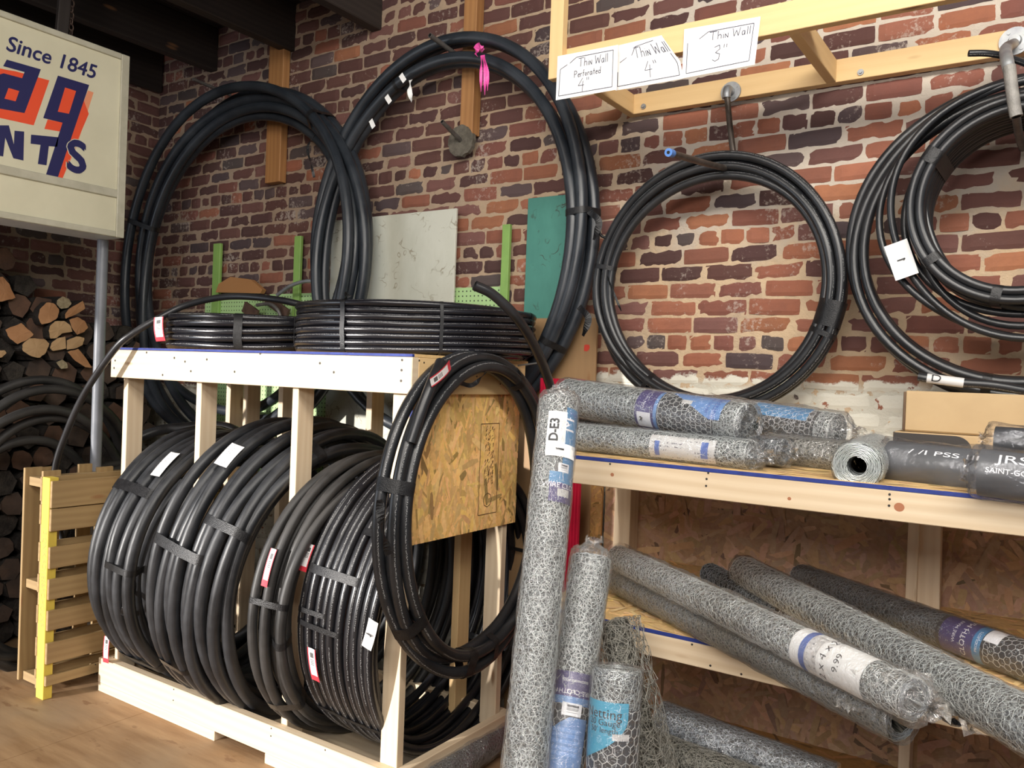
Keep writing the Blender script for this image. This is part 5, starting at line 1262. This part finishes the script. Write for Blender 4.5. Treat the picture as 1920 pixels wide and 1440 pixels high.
t4, r4_ = roll('netting roll with bright blue label by the whitewashed brick, loose film at its end', at(1330, 775, Y=3.02), at(1570, 812, Y=2.88), .066, group=G_U, knots=(0, .07), seed=104, film=FILM_H, loose=.008)
u = up_sign(r4_); r4_.wrap('black_sleeve', t4, LBLACK, r4_.L*.30, r4_.L*.90, -1.1, 1.4, .0012); r4_.wrap('sky_blue_label', t4, SKY, r4_.L*.42, r4_.L*.84, u*.35, u*1.35, .0022)
hexprint(r4_, t4, r4_.L*.32, r4_.L*.88, -1.0, .3)
t5, r5_ = roll('netting roll lying on the upper shelf under the bright blue labelled roll', at(1440, 840, Y=2.80), at(1592, 858, Y=2.76), .050, CORE_O, WIRE_O, group=G_U, knots=(0, .03), seed=105)
t6, r6_ = roll('small end-on roll of fine silver netting at the front edge of the upper shelf', at(1607, 874, Y=2.47), at(1640, 853, Y=2.80), .066, CORE, WIRE, group=G_U, seed=106, cell=.012, wr=.0005, layers=3, hole=.42, filmspan=(.004, None), front=(0, 0, 1))
mb = MB(); Pq = []                               # visible spiral of the wound netting on its end
for k in range(420):
    a = k*2*PI/38; rr = .026+(.064-.026)*k/420; Pq.append(r6_.p(-.002+random.uniform(-.0012, .0012), a, rr-.066+random.uniform(-.0006, .0006)))
sweep(mb, Pq, .0011, 4); mb.build('wound_edge', WIRE, t6)
def wound(R_, root, t, r0, r1, turns, m=WIRE, wr=.0010):
    n = turns*36; P = [R_.p(t+random.uniform(-.0015, .0015), k*2*PI/36, r0+(r1-r0)*k/n-R_.r+random.uniform(-.0008, .0008)) for k in range(n)]
    mb = MB(); sweep(mb, P, wr, 4); mb.build('wound_edge', m, root)
# grey sleeved rolls and boxes at the right
def grey_roll(label, a, b, r, seed, text=None, film=FILM_S, m=GREYROLL):
    root = thing('screen_roll', label, 'roll of screening', group='charcoal screening rolls on the upper shelf'); R_ = Roll(a, b, r, CAMV-(Vector(a)+Vector(b))/2); mb = MB()
    N = 48; V = [R_.p(t, 2*PI*k/N, 0) for t in (0, R_.L) for k in range(N)]; mb.add(V, [[k, (k+1) % N, N+(k+1) % N, N+k] for k in range(N)], None, None, 0, True); mb.add(V, [list(range(N))[::-1], [N+k for k in range(N)]])
    mb.build('sleeve', m, root)
    R_.film(root, film, t0=-.012, t1=R_.L+.01, knot0=.03, seed=seed, loose=.009)
    u = up_sign(R_)
    for s, size, t, ph, q in (text or []): R_.text(s, size, t, u*ph, WHITE, root, 't', dr=.0012, flip=1, squash=q) if True else 0
    return root, R_
grey_roll('charcoal screening roll in a clear bag, right of the small end-on silver roll', at(1668, 866, Y=2.66), at(1895, 893, Y=2.60), .063, 201, [('/ /I PSS III', .022, .16, .62, 2.2)])
grey_roll('charcoal roll in a clear bag lettered SAINT-GOBAIN, front right end of the shelf', at(1838, 885, Y=2.44), at(2160, 925, Y=2.42), .060, 202, [('JRS', .036, .075, .68, 1.5), ('SAINT-GOBAIN', .018, .086, .12, 1.1)])
grey_roll('dark bagged roll lying behind the other charcoal rolls, next to the cardboard boxes', at(1866, 828, Y=2.80), at(2150, 850, Y=2.78), .045, 203, m=simple_noise('near_black_roll', (.03, .032, .036), (.022, .023, .027), 5, .4, .1))
def carton(label, a, b, dark=False, round_=0):
    root = thing('cardboard_box', label, 'box'); mb = MB(); box(mb, a, b, bev=.006); mb.build('carton', CARD, root)
    a, b = Vector(a), Vector(b)
    if dark:
        mb = MB(); w = .24; h = b.z-a.z; V = [(a.x+.002, a.y-.0006, a.z+.004), (a.x+w*.9, a.y-.0006, a.z+.004)]+[(a.x+w-.05+.05*math.sin(k*PI/12), a.y-.0006, a.z+h-.05+.046*math.cos(k*PI/12)) for k in range(6, -1, -1)]+[(a.x+.002, a.y-.0006, a.z+h-.004)]
        mb.add(V, [list(range(len(V)))]); mb.build('black_print', CARD_D, root)
        mb = MB(); mb.add([(a.x-.0006, a.y+.003, a.z+.003), (a.x-.0006, b.y, a.z+.003), (a.x-.0006, b.y, b.z-.003), (a.x-.0006, a.y+.003, b.z-.003)], [[3, 2, 1, 0]]); mb.build('black_print', CARD_D, root)
    else:
        mb = MB(); box(mb, (a.x-.004, a.y-.003, a.z+.004), (a.x+.004, b.y-.02, b.z-.004), bev=.002); mb.build('end_flap', simple_noise('cardboard_edge', (.16, .10, .06), (.10, .06, .035), 8), root)
    return root
p = at(1675, 808, Y=3.12); zb = p.z
carton('low cardboard box with black corner print on the shelf, under the larger box', (p.x, 3.12, ZU+.002), (p.x+.9, 3.42, zb), True)
p = at(1697, 732, Y=3.12); carton('long plain cardboard box lying on the black printed box', (p.x, 3.12, zb+.002), (p.x+1.0, 3.41, p.z))

# middle shelf
G_M = 'netting rolls on the middle shelf'
def zat(px, py, z): return at(px, py, Z=z)
def ext(a, b, f0=0, f1=0): d = Vector(b)-Vector(a); return Vector(a)-d*f0, Vector(b)+d*f1
a, b = ext(zat(1200, 1108, .955), zat(1688, 1350, .955), .14, 0)
t7, r7 = roll('front netting roll on the middle shelf, its dark curled end poking past the edge', a, b, .048, CORE_O, WIRE_O, FILM, seed=111, group=G_M, hole=.62)
a, b = ext(zat(1200, 1066, 1.035), zat(1712, 1312, 1.035), .14, 0)
t8, r8 = roll('netting roll with a white scribbled label resting on the front roll, middle shelf', a, b, .047, CORE, WIRE, FILM_H, seed=112, group=G_M, knots=(0, .05), loose=.007, hole=.6)
wound(r7, t7, r7.L+.001, .028, .046, 7, WIRE_D); wound(r8, t8, r8.L+.001, .028, .045, 7, WIRE_D); u = up_sign(r8); lab8 = r8.wrap('white_label', t8, PAPER_P, r8.L*.75, r8.L*.925, -1.5, 1.5, .0022); r8.wrap('blue_stripe', t8, DBLUE, r8.L*.775, r8.L*.79, -1.4, 1.4, .0027)
r8.text('2 x 4 x 25', .030, r8.L*.835, u*.15, INKB, lab8, 'p', dr=.0028, flip=u); r8.text('9.99', .026, r8.L*.868, u*.0, INKB, lab8, 'p', dr=.0028, flip=u)
r8.wrap('tiny_print', t8, PAPER, r8.L*.79, r8.L*.82, -1.0, 1.0, .0026)
FILM_L = film_mat('torn_loose_film', .24, .16, (.8, .78, .74), 1, 26, .32)
def crumple(name, pts, parent, m=FILM_L, seed=1, n=16, amp=.012):
    """torn crumpled sheet of film spanning four corners"""
    Qr = random.Random(seed); c = [Vector(p) for p in pts]; V = []; mb = MB()
    for j in range(n+1):
        for i in range(n+1):
            u_, v_ = i/n, j/n; p = (c[0]*(1-u_)+c[1]*u_)*(1-v_)+(c[3]*(1-u_)+c[2]*u_)*v_
            e = amp*(1.6 if i in (0, n) or j in (0, n) else 1); V.append(p+Vector((Qr.uniform(-e, e), Qr.uniform(-e, e), Qr.uniform(-e, e))))
    mb.add(V, [[j*(n+1)+i, j*(n+1)+i+1, (j+1)*(n+1)+i+1, (j+1)*(n+1)+i] for j in range(n) for i in range(n)], None, None, 0, True); return mb.build(name, m, parent)
crumple('torn_film', [r8.p(r8.L-.12, .3, .004), r8.p(r8.L-.02, -.5, .01), at(1835, 1385, Y=2.12), at(1770, 1265, Y=2.2)], t8, seed=5)
crumple('torn_film', [r7.p(r7.L-.14, .8, .006), r7.p(r7.L-.06, .5, .01), r7.p(r7.L-.03, -.9, .012), r7.p(r7.L-.13, -.9, .008)], t7, seed=6, amp=.006)
a, b = ext(zat(1395, 1072, 1.01), zat(1900, 1345, 1.01), 0, .22)
t9, r9 = roll('long bare silver netting roll in film crossing the middle shelf to the right edge', a, b, .056, CORE, WIRE, FILM, seed=113, group=G_M, knots=(.03, 0))
a, b = ext(zat(1330, 1075, .948), zat(1800, 1330, .948), 0, .0)
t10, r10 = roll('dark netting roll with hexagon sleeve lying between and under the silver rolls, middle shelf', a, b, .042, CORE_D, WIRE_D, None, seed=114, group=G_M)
r10.wrap('black_sleeve', t10, LBLACK, r10.L*.42, r10.L*.86, -1.4, 1.4, .0012); hexprint(r10, t10, r10.L*.44, r10.L*.84, -1.3, 1.3, .019); r10.wrap('sky_blue_label', t10, SKY, r10.L*.70, r10.L*.985, -1.4, .4, .0026)
a, b = ext(zat(1500, 1083, .96), zat(1985, 1262, .96), 0, 0)
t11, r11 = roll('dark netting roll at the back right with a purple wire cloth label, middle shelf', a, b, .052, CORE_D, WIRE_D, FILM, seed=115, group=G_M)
u = up_sign(r11); r11.wrap('black_sleeve', t11, LBLACK, r11.L*.66, r11.L*.995, -1.4, 1.4, .0012); purp11 = r11.wrap('purple_label', t11, PURPLE, r11.L*.675, r11.L*.785, -1.35, 1.35, .0022); r11.wrap('blue_band', t11, SKY, r11.L*.785, r11.L*.812, -1.35, 1.35, .0025)
r11.wrap('white_patch', t11, WHITE, r11.L*.815, r11.L*.86, u*.25, u*1.3, .0027)
hexprint(r11, t11, r11.L*.82, r11.L*.99, -1.35, .9, .020)
r11.text('CLOTH MAN', .024, r11.L*.755, u*.35, WHITE, purp11, 'p', dr=.0028, flip=u); r11.text('WIRE MAN', .015, r11.L*.725, u*.3, WHITE, purp11, 'p', dr=.0028, flip=u); r11.text('PRODUCTS', .012, r11.L*.80, u*.1, WHITE, t11, 'p', dr=.003, flip=u)

# standing rolls in front
def dat(px, py, depth):
    d = FWD+RGT*(px-960)/FPX+DWN*(py-720)/FPX; p = d*depth; return Vector((p[0], p[1], p[2]+CAM_H))
def to_floor(a, b): a, b = Vector(a), Vector(b); d = b-a; return a, a+d*((a.z-.003)/(a.z-b.z))
a, b = to_floor(dat(1050, 738, 2.50), dat(984, 1440, 2.14)); a = a+(a-b).normalized()*-.02
t12, r12 = roll('tall standing netting roll with blue sleeve and a D-E3 stock label, leaning before the shelf', a, b, .057, CORE, WIRE, FILM_H, seed=121, knots=(.035, 0), hole=.4)
L = r12.L
def t_of(R_, py):       # distance along a roll at which it passes picture height py
    best = min((abs(((lambda q: 720+FPX*np.dot(q, DWN)/np.dot(q, FWD))(np.array(tuple(R_.a+R_.d*(R_.L*k/400)-CAMV))))-py), k) for k in range(401)); return R_.L*best[1]/400
sgn_r = 1 if (r12.g.dot(Vector(RGT)) > 0) else -1     # phi towards the right of the picture
def rphi(R_, x): s = 1 if R_.g.dot(Vector(RGT)) > 0 else -1; return s*x
T_ = lambda y: t_of(r12, y)
r12.wrap('sky_blue_label', t12, SKY, T_(772), T_(895), rphi(r12, .45), rphi(r12, 1.5), .0016)
r12.wrap('black_sleeve', t12, LBLACK, T_(875), T_(900), rphi(r12, .1), rphi(r12, 1.5), .0013)
r12.wrap('sky_blue_label', t12, SKY, T_(893), T_(915), rphi(r12, -.15), rphi(r12, 1.5), .0018)
purp12 = r12.wrap('purple_label', t12, PURPLE, T_(912), T_(948), rphi(r12, -.1), rphi(r12, 1.5), .002)
r12.wrap('barcode', t12, BARCODE, T_(876), T_(893), rphi(r12, .25), rphi(r12, .85), .0026)
stock = r12.wrap('stock_label', t12, PAPER_P, T_(784), T_(862), rphi(r12, -.45), rphi(r12, .45), .0055)
r12.wrap('stock_label', t12, PAPER_P, T_(840), T_(866), rphi(r12, -.40), rphi(r12, 1.15), .0058)
fl = -1
def vtext(R_, s, size, py, ph, m, parent, dr=.0062, kx=1, flip=1, dirn='t', bold=0):
    """on a standing roll: 't' reads upwards, 'p' reads level (flip -1: upside down)"""
    return R_.text(s, size, t_of(R_, py), rphi(R_, ph), m, parent, dirn, -flip, dr, squash=kx, bold=bold)
vtext(r12, 'D-E3', .034, 816, -.10, INKB, stock, bold=.0012); vtext(r12, '1', .030, 851, .25, INKB, stock, bold=.0014)
vtext(r12, 'WIRE CLOTH', .021, 917, .65, WHITE, purp12, .0030, dirn='p'); vtext(r12, 'Hex', .024, 783, 1.0, DBLUE, t12, .0026, dirn='p'); vtext(r12, 'M', .06, 805, .65, WHITE, t12, .0026, dirn='t')
r12.wrap('tiny_print', t12, PAPER, T_(800), T_(838), rphi(r12, .12), rphi(r12, .42), .0062)
r12.wrap('white_patch', t12, PAPER, T_(922), T_(936), rphi(r12, .3), rphi(r12, 1.0), .0030)
a, b = to_floor(dat(1109, 1046, 2.44), dat(1052, 1440, 2.22))
t13, r13 = roll('standing netting roll with upside-down WIRE-CLOTH MAN label, between the tall and the short roll', a, b, .058, CORE, WIRE, FILM_H, seed=122, knots=(.05, 0), hole=.3)
T_ = lambda y: t_of(r13, y)
purp13 = r13.wrap('purple_label', t13, PURPLE, T_(1262), T_(1312), rphi(r13, -1.5), rphi(r13, 1.4), .0016); r13.wrap('pale_blue_band', t13, LBLUE, T_(1309), T_(1322), rphi(r13, -1.5), rphi(r13, 1.4), .002)
r13.wrap('black_sleeve', t13, LBLACK, T_(1320), T_(1440)+.15, rphi(r13, -1.5), rphi(r13, 1.5), .0012); hexprint(r13, t13, T_(1322), T_(1440)+.1, -1.4, 1.4, .022)
mb = MB(); V = []; tt0, tt1 = T_(1346), T_(1440)+.12
for i in range(15):
    f = i/14; t = tt0+(tt1-tt0)*f; lo = -1.45+1.5*(1-min(1, f*2.2))**2; hi = .95
    for j in range(9): V.append(r13.p(t, rphi(r13, lo+(hi-lo)*j/8), .0028))
mb.add(V, [[i*9+j, i*9+j+1, (i+1)*9+j+1, (i+1)*9+j] for i in range(14) for j in range(8)], None, None, 0, True); mb.build('pale_blue_panel', LBLUE, t13)
r13.wrap('barcode', t13, BARCODE, T_(1319), T_(1343), rphi(r13, -.35), rphi(r13, .55), .0034)
vtext(r13, 'WIRE-CLOTH MAN', .017, 1299, -.1, WHITE, purp13, .003, dirn='p', flip=-1); vtext(r13, 'BUG-WIRE MAN', .010, 1279, .1, WHITE, purp13, .003, dirn='p', flip=-1)
for q, py in enumerate((1366, 1377, 1388, 1399, 1410)): vtext(r13, ['50 ft x 24 in roll', 'strong hex mesh', 'garden and farm', 'zinc coated', 'easy to cut'][q], .007, py, -.25, WHITE, t13, .0034, dirn='p', flip=-1) if False else r13.wrap('tiny_print', t13, scribble('white_print_on_blue_%d' % q, (.16, .33, .66), (.7, .78, .9), 30), T_(py), T_(py+7), rphi(r13, -.8), rphi(r13, .6), .0033)
a = dat(1157, 1255, 2.20); b = to_floor(a, dat(1147, 1440, 2.16))[1]
t14, r14 = roll('short standing netting roll with turquoise Netting label, frontmost beside the shelf', a, b, .064, CORE, WIRE, FILM, seed=123, knots=(.004, 0), hole=.12, cell=.026, wr=.0008)
wound(r14, t14, -.001, .012, .061, 11); wound(r13, t13, -.001, .02, .055, 8); T_ = lambda y: t_of(r14, y)
r14.wrap('black_sleeve', t14, LBLACK, T_(1322), T_(1440)+.12, rphi(r14, -1.5), rphi(r14, 1.6), .0012); hexprint(r14, t14, T_(1324), T_(1440)+.1, -1.5, 1.5, .024, wr=.0013)
TUR = flat('turquoise_label', (.045, .38, .58), .3)
mb = MB(); V = []; tt0, tt1 = T_(1308), T_(1424)
for i in range(17):
    f = i/16; t = tt0+(tt1-tt0)*f; hi = .55 if f < .25 else .55-2.0*((f-.25)/.75)**1.9; lo = -1.5
    for j in range(9): V.append(r14.p(t, rphi(r14, lo+(hi-lo)*j/8), .0030))
mb.add(V, [[i*9+j, i*9+j+1, (i+1)*9+j+1, (i+1)*9+j] for i in range(16) for j in range(8)], None, None, 0, True); turq = mb.build('turquoise_panel', TUR, t14)
vtext(r14, 'Netting', .034, 1331, -.52, INKB, turq, .0038, dirn='p'); vtext(r14, '20 Gauge', .022, 1348, -.42, INKB, turq, .0038, dirn='p'); vtext(r14, '50\' length', .019, 1362, -.42, INKB, turq, .0038, dirn='p')
r14.wrap('price_sticker', t14, PAPER, T_(1365), T_(1377), rphi(r14, -.05), rphi(r14, .62), .0036)
wl = thing('netting_roll', 'loose weathered wire roll without film bulging out behind the short standing roll', 'roll of netting')
a, b = to_floor(dat(1150, 1165, 2.50), dat(1215, 1440, 2.34)); RW = Roll(a, b, .075, CAMV-(a+b)/2)
for i, (rr, sd) in enumerate(((.075, 1), (.070, 2), (.062, 3), (.082, 4), (.052, 5), (.042, 6))):
    RW.r = rr; RW.wire('wire_layer', wl, WIRE_O, cell=.036, wr=.0010, layers=1, jit=.007, seed=130+i)
RW.r = .046; RW.core(wl, CORE_O)
# rolls lying low
G_L = 'netting rolls low under the shelf'
a, b = dat(1235, 1352, 2.72), dat(1560, 1475, 2.45)
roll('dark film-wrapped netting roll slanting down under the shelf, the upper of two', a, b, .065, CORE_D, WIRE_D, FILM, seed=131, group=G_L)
a, b = dat(1235, 1412, 2.60), dat(1440, 1490, 2.40)
roll('grey netting roll under the shelf right behind the loose wire roll, the lower of two', a, b, .062, CORE_O, WIRE_O, None, seed=132, group=G_L)
a, b = at(938, 1375, Z=.07), at(800, 1475, Z=.07)
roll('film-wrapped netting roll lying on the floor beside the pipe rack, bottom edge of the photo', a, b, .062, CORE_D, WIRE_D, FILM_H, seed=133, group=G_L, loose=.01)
p = at(640, 1300, Z=.20); plank('wooden_block', (-3.0, 3.0, .06), (-2.86, 3.1, .40), FIR, 'small orange wooden board standing behind the coils in the rack', 'board')
